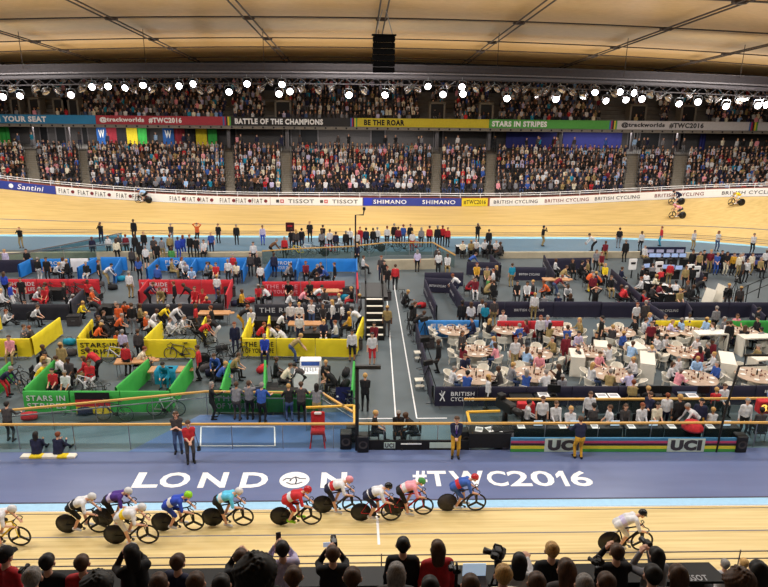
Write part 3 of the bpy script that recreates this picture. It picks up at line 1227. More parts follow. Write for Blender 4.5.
CY = [solve(lambda y: proj((0, y + .17, zroof(y, 0) - .42))[1], py, 40, 92) for py in (17.8, 38.5, 47.5, 57.5)]
CY = [CY[0] - 14.0, CY[0] - 10.5] + CY
for i, y in enumerate(CY):
    q = MB()
    q.path([(x, y, zroof(y, x) - .42) for x in xs(-56, 58, 3)], .045, 6)
    q.path([(x, y + .35, zroof(y, x) - .42) for x in xs(-56, 58, 3)], .045, 6)
    o = q.build('roof_cable', M_CABLE)
    o['kind'] = 'structure'
for y in (CY[0] - 5.2, CY[0] + 5, CY[2] + 3.2, CY[4] + 4):
    q = MB().grid([[(x, yy, zroof(yy, x) - .01) for x in xs(-58, 60, 3)] for yy in (y, y + .12)])
    q.build('panel_seam', M_SEAM, ceil)
YX = solve(lambda y: proj((0, y, zroof(y, 0) - .55))[1], 3, 36, 70)
XC = [solve(lambda x: proj((x, YX, zroof(YX, x) - .55))[0], px, -60, 60) for px in (76, 233, 384.5, 541, 708)]
sp = (XC[4] - XC[0]) / 4
XC = [XC[0] - sp * 2, XC[0] - sp] + XC + [XC[4] + sp]
for x in XC:
    q = MB()
    for dx in (-.27, .27):
        q.path([(x + dx, y, zroof(y, x) - .55) for y in (-20, 0, 20, 34, 46, 58, 70, 80, 90)], .06, 6)
    o = q.build('roof_cable_long', M_CABLE)
    o['kind'] = 'structure'
    for y in CY:
        z = zroof(y, x) - .5
        q = MB().box((x, y + .17, z), (.85, .6, .26), bev=.08)
        q.build('cable_clamp', M_CABLE, o)

# ------------------------------------------------------------------ lighting gantry over the far straight
YG = 63.5
tg = thing('lighting_gantry', 'long grey lighting gantry slung under the roof along the far straight', 'gantry', (0, YG, 13.0))


def zg(x):
    return -.0005 * x * x


def gbar(y, z, w, h, nm, m, dz=0):
    q = MB()
    pts = [(x, y, z + zg(x)) for x in xs(-50, 54, 4)]
    vs, fs = [], []
    for p in pts:
        vs += [(p[0], y - w / 2, p[2] - h / 2), (p[0], y + w / 2, p[2] - h / 2), (p[0], y + w / 2, p[2] + h / 2), (p[0], y - w / 2, p[2] + h / 2)]
    for i in range(len(pts) - 1):
        for k in range(4):
            fs.append((i * 4 + k, i * 4 + 4 + k, i * 4 + 4 + (k + 1) % 4, i * 4 + (k + 1) % 4))
    q.add(vs, fs)
    return q.build(nm, m, tg)


gbar(.9, 1.30, .3, .92, 'catwalk_fascia', mat('gantry grey', (70, 64, 67), .7))
gbar(.0, 1.05, 1.6, .12, 'catwalk_deck', M_GREYM)
gbar(-.2, .70, .25, .34, 'cable_tray', mat('gantry mid grey', (92, 85, 88), .55))
for y, z in ((-.7, .10), (.1, .10), (-.7, .62)):
    q = MB().path([(x, y, z + zg(x)) for x in xs(-50, 54, 4)], .055, 8)
    q.build('truss_chord', mat('dull truss grey', (78, 73, 76), .6), tg)
q = MB()
for i, x in enumerate(xs(-50, 54, 1.3)):
    q.bar((x, -.7, .10 + zg(x)), (x + .65, -.7, .62 + zg(x)), .035, .035)
    q.bar((x + .65, -.7, .62 + zg(x)), (x + 1.3, -.7, .10 + zg(x)), .035, .035)
q.build('truss_lattice', MATS['dull truss grey'], tg)
q = MB().path([(x, -.75, 1.75 + zg(x)) for x in xs(-50, 54, 4)], .03, 6)
q.build('gantry_handrail', MATS['dull truss grey'], tg)
for x in XC:
    if -50 < x < 54:
        q = MB().tube((x, .3, 1.0), (x, .3, zroof(YG, x) - 13.1), .03, 6)
        q.build('hanger_rod', M_CABLE, tg)

# floodlights hanging under the gantry: lit ones and ones turned away
M_LENS = bpy.data.materials.new('lit lamp lens')
M_LENS.use_nodes = True
b_ = M_LENS.node_tree.nodes['Principled BSDF']
b_.inputs['Base Color'].default_value = (1, 1, 1, 1)
b_.inputs['Emission Color'].default_value = (1.0, .95, 1.0, 1)
b_.inputs['Emission Strength'].default_value = 14.0
M_LENSD = mat('unlit lamp lens', (190, 186, 188), .12, .6, noise=.05)
M_HOUS = mat('lamp housing', (176, 170, 172), .25, .85, noise=.1)


def lamp_proto(lit):
    t = thing('hanging_floodlight', None, 'floodlight')
    q = MB()
    q.lathe([(.001, .52), (.12, .50), (.15, .30), (.29, .02), (.31, -.02), (.275, -.02), (.13, .28)], 18, axis='y')
    q.build('housing', M_HOUS, t)
    q = MB().lathe([(.001, .04), (.16, .03), (.28, .0)], 18, axis='y')
    q.build('lens', M_LENS if lit else M_LENSD, t)
    q = MB()
    q.path([(-.35, .15, 0), (-.35, .15, .35), (-.26, .15, .48), (.26, .15, .48), (.35, .15, .35), (.35, .15, 0)], .028, 6)
    q.tube((0, .15, .48), (0, .15, .75), .035, 6)
    q.build('yoke', M_STEEL, t)
    return t


LP = {True: lamp_proto(True), False: lamp_proto(False)}
used = {True: False, False: False}
lamps = [(3, 97, 1), (20, 96, 1), (46, 93, 0), (57, 92, 0), (71, 95, 1), (92, 87, 1), (108, 86.5, 1), (125, 88, 1), (143, 85.5, 1), (152, 91, 0), (167, 90, 0), (179, 86, 1), (193, 84, 1), (200, 92, 0), (210, 91, 0),
         (229, 92, 1), (247, 84, 1), (262, 90, 0), (270, 84, 0), (282, 84.5, 1), (279, 94, 1), (290, 91.5, 1), (332, 90, 0), (349, 95, 1), (385, 95, 1), (392, 90, 0), (428, 86.5, 1), (443, 94.5, 1), (449, 88, 0), (462, 87, 1), (463, 94, 1),
         (488, 90, 0), (497, 90, 0), (507, 98.5, 1), (525, 91, 0), (538, 96, 0), (556, 99.5, 1), (562, 91, 0), (583, 97, 0), (595, 92.5, 1), (606, 101, 1), (614, 95, 0), (620, 92, 1), (626, 100, 1), (634, 93, 1), (642, 99, 1), (659, 99, 0), (679, 104, 1),
         (698, 102, 1), (709, 101, 0), (726, 106.5, 1), (739, 102, 0), (745, 101, 0), (758, 106, 1), (766, 105, 1)]
lamps += [l_ for l_ in [(px_, 89 + (px_ > 500) * (px_ - 500) * .045 + (px_ % 5) * .8, 0) for px_ in (12, 36, 82, 100, 134, 217, 238, 302, 318, 364, 408, 418, 476, 516, 546, 572, 650, 668, 690, 718, 750)] if all(abs(l_[0] - q_[0]) > 7 for q_ in lamps)]
for px, py, lit in lamps:
    lit = bool(lit)
    p = V(px, py, YG - 1.35)
    if py > 93.5:
        p = V(px, py, YG - 2.1)
    if not used[lit]:
        o = LP[lit]
        o.location = p
        used[lit] = True
        PENDING.append((o, None))
        PENDING.pop()
    else:
        o = dup(LP[lit], p, 0, None)
    o.rotation_euler = (R(rnd.uniform(-8, 12) + 14) if lit else R(rnd.uniform(35, 65)), 0, R(rnd.uniform(-14, 14) if lit else rnd.choice((-60, 50, 75, -40))))
    o['group'] = 'floodlights under the gantry'
    lab = 'lit round floodlight under the grey gantry' if lit else 'unlit floodlight turned aside under the grey gantry'
    PENDING.append((o, lab))
    o['label'] = lab

# hanging loudspeaker array
sp_ = thing('loudspeaker_array', 'large black loudspeaker array hanging from the roof in front of the gantry', 'loudspeaker', (V(383.5, 73, 52).x, 52, V(383.5, 73, 52).z))
zt = V(383.5, 36, 52).z - V(383.5, 73, 52).z
for i in range(6):
    MB().box((0, 0, zt * (i + .5) / 6), (1.55, .9, zt / 6 - .03), bev=.05).build('speaker_cabinet', mat('matt black cabinet', (9, 9, 10), .95, spec=.05), sp_)
MB().box((0, 0, zt + .06), (1.7, 1.0, .10)).build('rigging_frame', MATS['matt black cabinet'], sp_)
q = MB()
for s in (-.6, .6):
    q.tube((s, 0, zt + .1), (s * .2, 0, zroof(52) - sp_.location.z - .5), .03, 6)
q.build('chain', M_STEEL, sp_)

# side walls beyond the frame close the hall
for nm, x in (('wall_left', -58), ('wall_right', 60)):
    struct(nm, MB().box((x, 33, 8), (.4, 120, 26)), M_DARK)
# near track wall and walkway in front of the near stand
M_RB = mat('red brown wall top', (150, 108, 92), .7, noise=.1)
mb = MB()
mb.box(((XL + XR) / 2, YWALL - .1, 1.1), (XR - XL, .2, 2.2))
struct('wall_track_near', mb, M_RB)
mb = MB().box(((XL + XR) / 2, YWALL - 1.1, 1.05), (XR - XL, 1.78, 1.9))
struct('floor_walkway_near', mb, M_RB)
for i, h in enumerate((2.74, 2.96)):
    mb = MB().path([(x, YWALL - .05, h) for x in (XL, 0, XR)], .016, 6)
    o = struct('trim_%d' % (i + 1), mb, M_GREYM)
    for x in (xs(XL, XR, 9.0) if i else []):
        xx = x + (V(716.5, 560, YWALL).x - XL) % 9.0
        MB().tube((xx, YWALL - .05, 2.1), (xx, YWALL - .05, 3.0), .016, 6).build('rail_post', M_GREYM, o)
# near terrace steps the onlookers stand and sit on
mb = MB()
steps = [(11.0, 13.2, 2.0), (9.4, 11.0, 2.0), (7.6, 9.4, 6.16), (5.4, 7.6, 7.6), (4.3, 5.4, 9.2), (2.4, 4.3, 10.3), (-3, 2.4, 12.2)]
for y0, y1, z in steps:
    mb.box((2, (y0 + y1) / 2, z / 2), (64, y1 - y0, z))
struct('floor_terrace_near', mb, M_DCONC)
mb = MB().box((2, -3.2, 12), (110, .3, 24))
struct('wall_near', mb, M_DARK)

# ------------------------------------------------------------------ lights
def area(name, loc, size, power, rx, ry=0, col=(1, .97, .92), sy=None, spread=None):
    l = bpy.data.lights.new(name, 'AREA')
    l.energy = power
    l.color = col
    l.shape = 'RECTANGLE'
    l.size = size
    l.size_y = sy or size
    if spread:
        l.spread = spread
    o = bpy.data.objects.new(name, l)
    COL.objects.link(o)
    o.location = loc
    o.rotation_euler = (rx, ry, 0)
    return o


for x in (-34, -17, 0, 17, 34):
    area('flood_far', (x, 61.0, 12.3), 6, 1300, R(1), sy=1.2)
    area('flood_near', (x, 19.0, 17.2), 6, 1650, R(6), sy=1.2)
    area('flood_middle', (x, 40.0, 18.2), 5, 2100, 0, sy=3)
for x in (-30, 0, 30):
    area('roof_fill', (x, 30, 14.9), 29, 560, PI, col=(1, .90, .76), sy=10)  # added upward fill with no fixture, stands in for bounce onto the roof
    area('roof_fill', (x, 48, 14.9), 29, 620, PI, col=(1, .90, .76), sy=10)
    area('roof_fill_far', (x, 72, 14.0), 29, 760, PI, col=(1, .90, .76), sy=8)  # added fill, evens out the roof beyond the gantry
    area('concourse_fill', (x, YC + 2.4, ZB0 - .45), 14, 420, 0, sy=.3)  # fill added under the slab to brighten the concourse, no lamp there
    area('flood_stand', (x, 58, 13.8), 9, 620, R(68), sy=.8)
w = bpy.data.worlds.new('hall')
scene.world = w
w.use_nodes = True
w.node_tree.nodes['Background'].inputs[0].default_value = (.9, .92, 1, 1)
w.node_tree.nodes['Background'].inputs[1].default_value = .10
scene.view_settings.view_transform = 'Standard'
scene.view_settings.look = 'None'

# ------------------------------------------------------------------ infield barriers: steel frames under cloth covers
def cloth_panel(L, h, seed, base=.08):
    """hanging cover of a crowd barrier, folded over the top bar, slightly rippled"""
    r_ = random.Random(seed)
    a, b = r_.uniform(0, 6), r_.uniform(5, 9)
    n = max(4, int(L / .22))
    q = MB()
    xs_ = [-L / 2 + L * i / n for i in range(n + 1)]
    zs = [base, base + (h - base) * .35, base + (h - base) * .7, h - .02]
    w = lambda x, z: .014 * math.sin(b * x + a) * (1 - (z - base) / (h - base)) + .006 * math.sin(13 * x + a * 2 + z * 5)
    q.grid([[(x, -.05 + w(x, z) - .03 * (1 - (z - base) / (h - base)), z) for x in xs_] for z in zs] + [[(x, -.02, h + .01) for x in xs_], [(x, .02, h + .01) for x in xs_]] +
           [[(x, .05 + w(x, z), z) for x in xs_] for z in reversed(zs)], smooth=True)
    return q


BARC = {}
BAR_RGB = dict(blue=(32, 124, 210), red=(196, 40, 52), black=(40, 40, 50), yellow=(238, 216, 40), green=(62, 172, 74), navy=(36, 34, 56), white=(226, 224, 230), slate=(62, 64, 76), lightblue=(60, 140, 220))


def barrier_run(pts, colour, where, text=None, ink='white', h=1.05, n=None, group=None, name='cloth_barrier', tfun=None):
    """pts: pixel polyline of the foot line; split into single barriers"""
    W_ = [G(x, y) for x, y in pts]
    k = 0
    made = []
    for a, b in zip(W_, W_[1:]):
        L = (b - a).length
        cnt = max(1, int(round(L / 2.4)))
        for i in range(cnt):
            p0, p1 = a.lerp(b, i / cnt), a.lerp(b, (i + 1) / cnt)
            c = (p0 + p1) / 2
            l = (p1 - p0).length - .03
            rz = math.atan2(p1.y - p0.y, p1.x - p0.x)
            t = thing(name, ('%s cloth barrier %s' % (colour, where)).replace('in the ', 'in ').replace('across the ', 'across ').replace(', ', ' '), 'barrier', c, rz, group or '%s barriers %s' % (colour, where))
            m = mat('barrier ' + colour, BAR_RGB[colour], .65, noise=.10, scale=1.6)
            cv = cloth_panel(l, h, k + int(abs(c.x * 10))).build('cover', m, t)
            for s in (-1, 1):
                q = MB()
                q.bar((s * (l / 2 - .25), -.26, .02), (s * (l / 2 - .25), .26, .02), .05, .03)
                q.bar((s * (l / 2 - .25), 0, .02), (s * (l / 2 - .25), 0, h - .04), .03, .03)
                q.build('foot', M_STEEL, t)
            if text and k < len(text) and text[k]:
                for j, ln in enumerate(text[k]):
                    s_, fr, zc, hh = ln
                    lettering(s_, l * fr, hh, cloth(ink), cv, (0, -.105, zc))
            made.append(t)
            SEGS.append((p0.copy(), p1.copy()))
            k += 1
    return made


def two(a, b, fr=.85):
    return [(a, fr, .76, .26), (b, fr, .40, .26)]


RIDE = two('THE RIDE', 'OF YOUR LIFE')
STARS = two('STARS IN', 'STRIPES')
SEAT = two('FROM', 'YOUR SEAT', .6)
# left half: national team pits, row after row
barrier_run([(-8, 273.5), (41, 273)], 'navy', 'at the back edge of the pits', h=1.0)
barrier_run([(42, 273), (71, 272.5)], 'blue', 'in the rearmost pit row', [SEAT, SEAT])
barrier_run([(72, 272.5), (90, 272.5)], 'white', 'in the rearmost pit row')
barrier_run([(91, 272), (98, 271.5)], 'blue', 'in the rearmost pit row')
barrier_run([(98, 271), (79, 282)], 'blue', 'slanting across the rearmost pit row')
barrier_run([(102, 271), (128, 271)], 'blue', 'in the rearmost pit row')
barrier_run([(122, 272), (115, 285)], 'blue', 'slanting across the rearmost pit row')
barrier_run([(20, 279), (34, 272)], 'blue', 'slanting across the rearmost pit row')
barrier_run([(160, 271.5), (192, 271.5), (248, 271.5)], 'blue', 'in the second rear pit', [SEAT])
barrier_run([(159, 272), (148, 283)], 'blue', 'slanting across the rearmost pit row')
barrier_run([(197, 272), (190, 284)], 'blue', 'slanting across the rearmost pit row')
barrier_run([(248, 271), (242.5, 284.5)], 'blue', 'slanting across the rearmost pit row')
barrier_run([(273, 272.5), (297, 272.5), (356, 272.5)], 'blue', 'in the third rear pit', [SEAT])
barrier_run([(272, 272), (264.5, 285)], 'blue', 'slanting across the rearmost pit row')
barrier_run([(299, 272), (296, 284)], 'blue', 'slanting across the rearmost pit row')
barrier_run([(356.5, 272), (357, 285)], 'blue', 'slanting across the rearmost pit row')
barrier_run([(8, 294.5), (101, 294.5)], 'red', 'in the second pit row, by the team bicycles', [RIDE, None])
barrier_run([(140, 295), (233, 295)], 'red', 'in the second pit row, middle pit', [RIDE])
barrier_run([(150, 294), (140, 307)], 'red', 'slanting across the second pit row')
barrier_run([(233, 294), (226.5, 311)], 'red', 'slanting across the second pit row')
barrier_run([(263, 297), (301, 297)], 'red', 'in the second pit row, beside the aisle', [RIDE, None], ink='pink')
barrier_run([(301, 297), (345, 296)], 'red', 'in the second pit row, beside the aisle')
barrier_run([(357, 287), (358, 305)], 'red', 'slanting across the second pit row')
barrier_run([(14, 321), (71, 321)], 'black', 'in the third pit row')
barrier_run([(86, 304), (72, 318)], 'slate', 'slanting across the third pit row')
barrier_run([(138, 320.5), (224, 320.5)], 'black', 'in the third pit row')
barrier_run([(255, 321), (350, 321)], 'black', 'in the third pit row, by the stairs', [[('THE RIDE', .8, .72, .3)], [('OF YOUR LIFE', .8, .72, .3)]])
barrier_run([(-10, 358), (33, 357.5)], 'yellow', 'in the fourth pit row, under a coat')
barrier_run([(33.5, 357), (62, 335)], 'yellow', 'slanting across the fourth pit row')
barrier_run([(-6, 333), (2, 330)], 'yellow', 'slanting across the fourth pit row')
barrier_run([(79, 358), (124, 358)], 'yellow', 'in the fourth pit row, with black letters', [STARS, None], ink='black')
barrier_run([(80, 356), (94, 337)], 'yellow', 'slanting across the fourth pit row')
barrier_run([(145, 358.5), (198, 358.5)], 'yellow', 'in the fourth pit row, behind a road bicycle')
barrier_run([(146, 357), (163, 339)], 'yellow', 'slanting across the fourth pit row')
barrier_run([(203, 343), (207, 334)], 'yellow', 'slanting across the fourth pit row')
barrier_run([(243, 357), (277, 357), (354, 358)], 'yellow', 'in the fourth pit row, near the stairs', [RIDE], ink='black')
barrier_run([(242.5, 356), (251, 335)], 'yellow', 'slanting across the fourth pit row')
barrier_run([(267, 356), (270, 333)], 'yellow', 'slanting across the fourth pit row')
barrier_run([(355, 357), (363, 334)], 'yellow', 'slanting across the fourth pit row')
barrier_run([(26, 413), (72, 413)], 'green', 'in the front pit row, with white letters', [STARS, None])
barrier_run([(72.5, 413), (172, 413)], 'green', 'in the front pit row, draped with a flag')
barrier_run([(27, 411), (57, 380)], 'green', 'slanting across the front pit row')
barrier_run([(118, 409), (150, 379)], 'green', 'slanting across the front pit row')
barrier_run([(171, 411), (193, 379)], 'green', 'slanting across the front pit row')
barrier_run([(-6, 400), (13, 382)], 'green', 'slanting across the front pit row')
barrier_run([(213, 413), (322, 413)], 'green', 'in the front pit row, behind the officials', [RIDE])
barrier_run([(222, 411), (230, 383)], 'green', 'slanting across the front pit row')
barrier_run([(265, 410), (266, 380)], 'green', 'slanting across the front pit row')
barrier_run([(352, 412), (354, 381)], 'green', 'slanting across the front pit row')
# right half: navy federation barriers and the guests' enclosure
FED = [('BRITISH CYCLING', .62, .55, .16)]
barrier_run([(424, 292.5), (451, 294)], 'navy', 'beside the sprint lanes', [FED])
barrier_run([(424.5, 294), (436, 322)], 'navy', 'slanting beside the sprint lanes', [FED, FED])
barrier_run([(450, 296), (463, 316)], 'navy', 'slanting beside the sprint lanes', [FED])
barrier_run([(424, 287), (463, 287)], 'navy', 'behind the sprint lanes')
barrier_run([(463, 318), (504, 318)], 'navy', 'in the long middle row', [None, FED])
barrier_run([(504, 318), (600, 318)], 'navy', 'in the long middle row', [FED, None, FED])
barrier_run([(600, 318.5), (768, 318.5), (800, 319)], 'navy', 'in the long middle row', [None, FED, None, None, FED])
barrier_run([(466, 275.5), (500, 276.5)], 'navy', 'at the rear of the coaches area', [FED])
barrier_run([(490, 268), (500, 279)], 'navy', 'slanting at the rear of the coaches area')
barrier_run([(512, 281), (545, 281.5)], 'navy', 'at the rear of the coaches area', [FED])
barrier_run([(543, 268), (554, 289)], 'navy', 'slanting at the rear of the coaches area', [FED])
barrier_run([(545, 272), (590, 271)], 'navy', 'at the rear of the coaches area')
barrier_run([(610, 283), (640, 312)], 'navy', 'slanting along the press desks', [FED, FED, FED])
barrier_run([(692, 277), (702, 290)], 'navy', 'slanting behind the white boards')
barrier_run([(418, 338), (478, 338)], 'lightblue', 'behind the guest tables', [SEAT, None])
barrier_run([(496, 338.5), (562, 338.5)], 'red', 'behind the guest tables', )
barrier_run([(653, 338), (708, 338)], 'yellow', 'behind the guest tables')
barrier_run([(724, 338), (775, 338)], 'green', 'behind the guest tables')
barrier_run([(646, 319), (665, 332)], 'navy', 'slanting behind the guest tables', [FED])
barrier_run([(684, 317), (690, 327)], 'navy', 'slanting behind the guest tables')
barrier_run([(750, 320), (763, 333)], 'navy', 'slanting behind the guest tables', [FED])
fb = barrier_run([(434, 407), (477, 407), (525, 407), (570, 406.5), (616, 406.5), (663, 406), (708, 406), (752, 405.5), (797, 405)], 'navy', 'in front of the guest tables', None, h=1.0)
cvs = [next(c for c in t.children if c.name.startswith('cover')) for t in fb]
cv = cvs[0]
lettering('BRITISH', 1.05, .2, M_WHITE, cv, (.28, -.1, .70))
lettering('CYCLING', 1.05, .2, M_WHITE, cv, (.28, -.1, .44))
q = MB()
for a, b in (((-.05, .3), (0, 0)), ((0, 0), (.09, .26)), ((-.13, .16), (0, 0)), ((0, 0), (-.1, -.2)), ((.02, -.02), (.1, -.22))):
    q.bar((a[0], 0, a[1]), (b[0], 0, b[1]), .02, .05)
o = q.build('emblem', M_WHITE, cv)
o.location = (-.62, -.1, .56)
if len(cvs) > 3:
    lettering('BRITISH CYCLING', 1.3, .14, M_WHITE, cvs[min(len(cvs) - 1, 11)], (0, -.1, .75))
    lettering('VIP', .7, .34, mat('pale blue ink', (150, 170, 230), .5), cvs[min(len(cvs) - 1, 8)], (-.2, -.1, .55), shear=.2)
    q = MB()
    q.add([(-.55, 0, .42), (.55, 0, .42), (.3, 0, 0), (-.3, 0, 0)], [(0, 3, 2, 1)])
    o = q.build('swoosh_emblem', mat('pale emblem', (190, 205, 230), .5), cvs[5])
    o.location = (0, -.1, .35)
barrier_run([(432, 406), (424, 372), (416, 340)], 'navy', 'slanting beside the guest tables', [FED, FED], h=1.0)

# flags hung on barriers
def flag(px0, px1, y0, bands, label, name='hung_flag', stars=None):
    a, b = G(px0, y0), G(px1, y0)
    a = a + Vector((0, -.17, 0))
    b = b + Vector((0, -.17, 0))
    L = (b - a).length
    t = thing(name, label, 'flag', (a + b) / 2, math.atan2(b.y - a.y, b.x - a.x))
    n = len(bands)
    for i, m in enumerate(bands):
        z1 = 1.06 - 1.0 * i / n
        z0 = 1.06 - 1.0 * (i + 1) / n
        q = MB().grid([[(-L / 2 + L * j / 12, -.02 * math.sin(j * 1.3) * (1.06 - z), z - (.03 * math.sin(j * .9) if (i == n - 1 and z == z0) else 0)) for j in range(13)] for z in (z0, z1)], smooth=True)
        q.build('stripe' if n > 1 else 'cloth', m, t)
    for sx, sz, sr in stars or []:
        q = MB()
        q.add([(sx + (sr if k % 2 == 0 else sr * .45) * math.sin(PI * k / 7), -.03, sz + (sr if k % 2 == 0 else sr * .45) * math.cos(PI * k / 7)) for k in range(14)], [tuple(range(13, -1, -1))])
        q.build('star', M_WHITE, t)
    return t


flag(78.5, 113, 413, [cloth('black'), cloth('red'), cloth('yellow')], 'black, red and yellow striped flag draped over the green barrier')
flag(336, 352, 407, [mat('flag navy', (28, 34, 84), .7)], 'dark blue flag with white stars hung beside the portal', stars=[(.25, .72, .08), (.12, .5, .07), (-.28, .62, .07), (.3, .3, .06)])

# ------------------------------------------------------------------ guests' round tables and white chairs
def chair_proto():
    t = thing('tub_chair', 'x', 'chair', (0, 0, 0), 0)
    q = MB()
    n = 12
    rows = []
    for z, r_, d in ((.46, .25, 0), (.62, .275, .01), (.74, .29, .02), (.84, .295, .03)):
        rows.append([(r_ * math.cos(R(-20 - 140 + 0 + 0)) if False else r_ * math.sin(R(-105 + 210 * i / n)), -r_ * math.cos(R(-105 + 210 * i / n)) - d, z - (.16 * (abs(i - n / 2) / (n / 2)) ** 2 if z > .7 else 0)) for i in range(n + 1)])
    inner = [[(x * .9, y * .9, z) for x, y, z in r_] for r_ in rows]
    q.grid(rows, smooth=True)
    q.grid([list(reversed(r_)) for r_ in inner], smooth=True)
    q.grid([inner[-1], rows[-1]])
    q.build('backrest', M_PLAST, t)
    q = MB().lathe([(.001, .40), (.22, .40), (.262, .43), (.262, .46), (.22, .475), (.001, .47)], 16)
    q.build('seat', M_PLAST, t)
    for sx in (-1, 1):
        for sy in (-1, 1):
            q = MB().tube((sx * .16, sy * .16, .41), (sx * .22, sy * .22, 0), .018, 6)
            q.build('leg', M_PLAST, t)
    return t


CH0 = chair_proto()
PENDING.pop()
CH_USED = [False]


def chair(x, y, rz, label, group):
    if not CH_USED[0]:
        CH_USED[0] = True
        CH0.location = (x, y, 0)
        CH0.rotation_euler = (0, 0, rz)
        CH0.scale = (1, 1, .93)
        CH0['group'] = group
        CH0['label'] = label
        PENDING.append((CH0, label))
        return CH0
    return dup(CH0, (x, y, 0), rz, label, group)


M_TOP = mat('pinkish table top', (184, 160, 140), .5, noise=.15, scale=3)


def glassware(c, z, tag, r0_, seedv):
    r_ = random.Random(seedv)
    for i in range(6):
        a = i * PI / 3 + r_.uniform(-.2, .2)
        rr = r0_ * r_.uniform(.6, .74)
        o = obj('dinner_plate', PLATE, None, (c.x + rr * math.cos(a), c.y + rr * math.sin(a), z))
        _props(o, '=white dinner plate on the ' + tag, 'plate', 'plates on the ' + tag)
    for i in range(6):
        a = i * PI / 3 + .5 + r_.uniform(-.15, .15)
        rr = r0_ * r_.uniform(.36, .5)
        o = obj('wine_glass', WGLASS, None, (c.x + rr * math.cos(a), c.y + rr * math.sin(a), z))
        _props(o, '=wine glass on the ' + tag, 'glass', 'glasses on the ' + tag)
    o = obj('wine_bottle', BOTTLE, None, (c.x + .05, c.y + .03, z))
    _props(o, 'dark wine bottle at the middle of the ' + tag, 'bottle')
    for i in range(2):
        a = r_.uniform(0, 6)
        o = obj('dessert_bowl', BOWL, None, (c.x + .2 * math.cos(a), c.y + .2 * math.sin(a) * 1.2, z))
        o.location = (c.x + (.2 if i else -.2), c.y - .1, z)
        _props(o, '=brown bowl at the middle of the ' + tag, 'bowl', 'bowls on the ' + tag)


PLATE = MB().lathe([(.001, .006), (.08, .006), (.12, .02), (.125, .022), (.08, .0), (.001, 0)], 14).mesh('plate', [mat('white china', (236, 232, 226), .25, noise=.02)])
WGLASS = MB().lathe([(.001, 0), (.032, .004), (.006, .012), (.006, .08), (.03, .11), (.035, .14), (.03, .18), (.026, .18), (.028, .13), (.001, .09)], 10).mesh('glass', [mat('wine red glass', (120, 80, 78), .1, noise=.1)])
BOTTLE = MB().lathe([(.001, 0), (.038, 0), (.038, .19), (.014, .24), (.014, .30), (.001, .30)], 10).mesh('bottle', [mat('bottle green', (30, 40, 30), .15)])
BOWL = MB().lathe([(.001, 0), (.05, 0), (.09, .06), (.08, .06), (.04, .015), (.001, .015)], 12).mesh('bowl', [mat('brown bowl', (140, 96, 66), .5)])

TABLES = []
GUESTC = ['white', 'white', 'white', 'sky', 'sky', 'charcoal', 'black', 'navy', 'maroon', 'grey', 'lavender', 'white', 'khaki', 'pink', 'blue']


def round_table(px, py, tag, rad=.85, n=7, occ=4, skip=()):
    """px, py: photo pixel of the middle of the table top"""
    c = G(px, py, .75)
    FOOT.append((c.x, c.y, rad))
    t = thing('round_table', 'round guest table with a pale top, ' + tag, 'table', (c.x, c.y, 0), 0, 'round guest tables')
    MB().lathe([(.001, .72), (rad - .02, .72), (rad, .735), (rad, .75), (rad - .03, .757), (.001, .757)], 28).build('tabletop', M_TOP, t)
    MB().lathe([(.001, .0), (.36, .0), (.34, .05), (.30, .3), (.30, .72), (.001, .72)], 20).build('pedestal', M_PLAST, t)
    glassware(c, .757, tag, rad, int(px * 7 + py))
    r_ = random.Random(int(px * 13 + py))
    ph = r_.uniform(0, 1)
    ks = list(range(n))
    r_.shuffle(ks)
    for i in range(n):
        a = ph + 2 * PI * i / n
        d = rad + .30
        x, y = c.x + d * math.cos(a), c.y + d * math.sin(a)
        rz = a + PI / 2        # chair faces the table
        chair(x, y, rz, 'white moulded tub chair at the ' + tag, 'white chairs at the ' + tag)
        if ks[i] < occ:
            top = r_.choice(GUESTC)
            person('seated_guest', loc=(x, y, 0), top=top, bot=r_.choice(['black', 'navy', 'charcoal', 'jeans']), pose=r_.choice(['table', 'table', 'sit', 'clap']), face=math.degrees(rz), where='at the ' + tag,
                   hair=r_.choice(['brown', 'brown', 'black', 'blond', 'grey']), style=r_.choice(['short', 'short', 'long']), group='guests at the round tables')
    TABLES.append((c, tag))


RT = [(454, 330, 'back row first table', 1), (507, 329, 'back row second table', 4), (562, 331, 'back row third table', 4), (620, 331.5, 'back row fourth table', 3), (664, 331, 'back row fifth table', 4), (690, 331, 'back row sixth table', 4), (744, 332, 'back row seventh table', 5),
      (476, 350.5, 'middle row first table', 4), (536, 353, 'middle row second table', 4), (589, 351, 'middle row third table', 4), (640, 349, 'middle row fourth table', 4), (684, 352, 'middle row fifth table', 4),
      (475, 376, 'front row first table', 4), (533, 374, 'front row second table', 5), (613, 374, 'front row third table', 5), (697, 378, 'front row fourth table', 5), (756, 375, 'front row fifth table', 2)]
for px, py, tag, occ in RT:
    round_table(px, py, tag, .95 if py > 360 else .85, 8 if py > 360 else 7, occ)


def bar_table(px, py, rz, tag, L=1.7, w=.7, h=1.05):
    c = G(px, py)
    t = thing('high_bar_table', 'tall white slab sided bar table ' + tag, 'table', c, rz, 'tall white bar tables')
    MB().box((0, 0, h - .03), (L, w, .07), bev=.015).build('tabletop', M_PLAST, t)
    for s in (-1, 1):
        MB().box((s * (L / 2 - .04), 0, (h - .065) / 2), (.07, w, h - .065)).build('side_panel', M_PLAST, t)
    return t


for px, py, rz, tag in ((645, 377, R(70), 'near the third front table'), (599, 362, R(75), 'behind the third front table'), (634, 364, R(-80), 'between the third and fourth middle tables'), (724, 377, R(68), 'near the lamp stand'),
                        (708, 350, R(3), 'behind the woman in maroon'), (764, 376, R(10), 'at the right end of the enclosure'), (752, 354, R(5), 'behind the lamp stand'), (575, 372, R(80), 'left of the third front table')):
    bar_table(px, py, rz, tag, 1.0 if px in (599, 634) else 1.2 if px == 575 else 1.7)

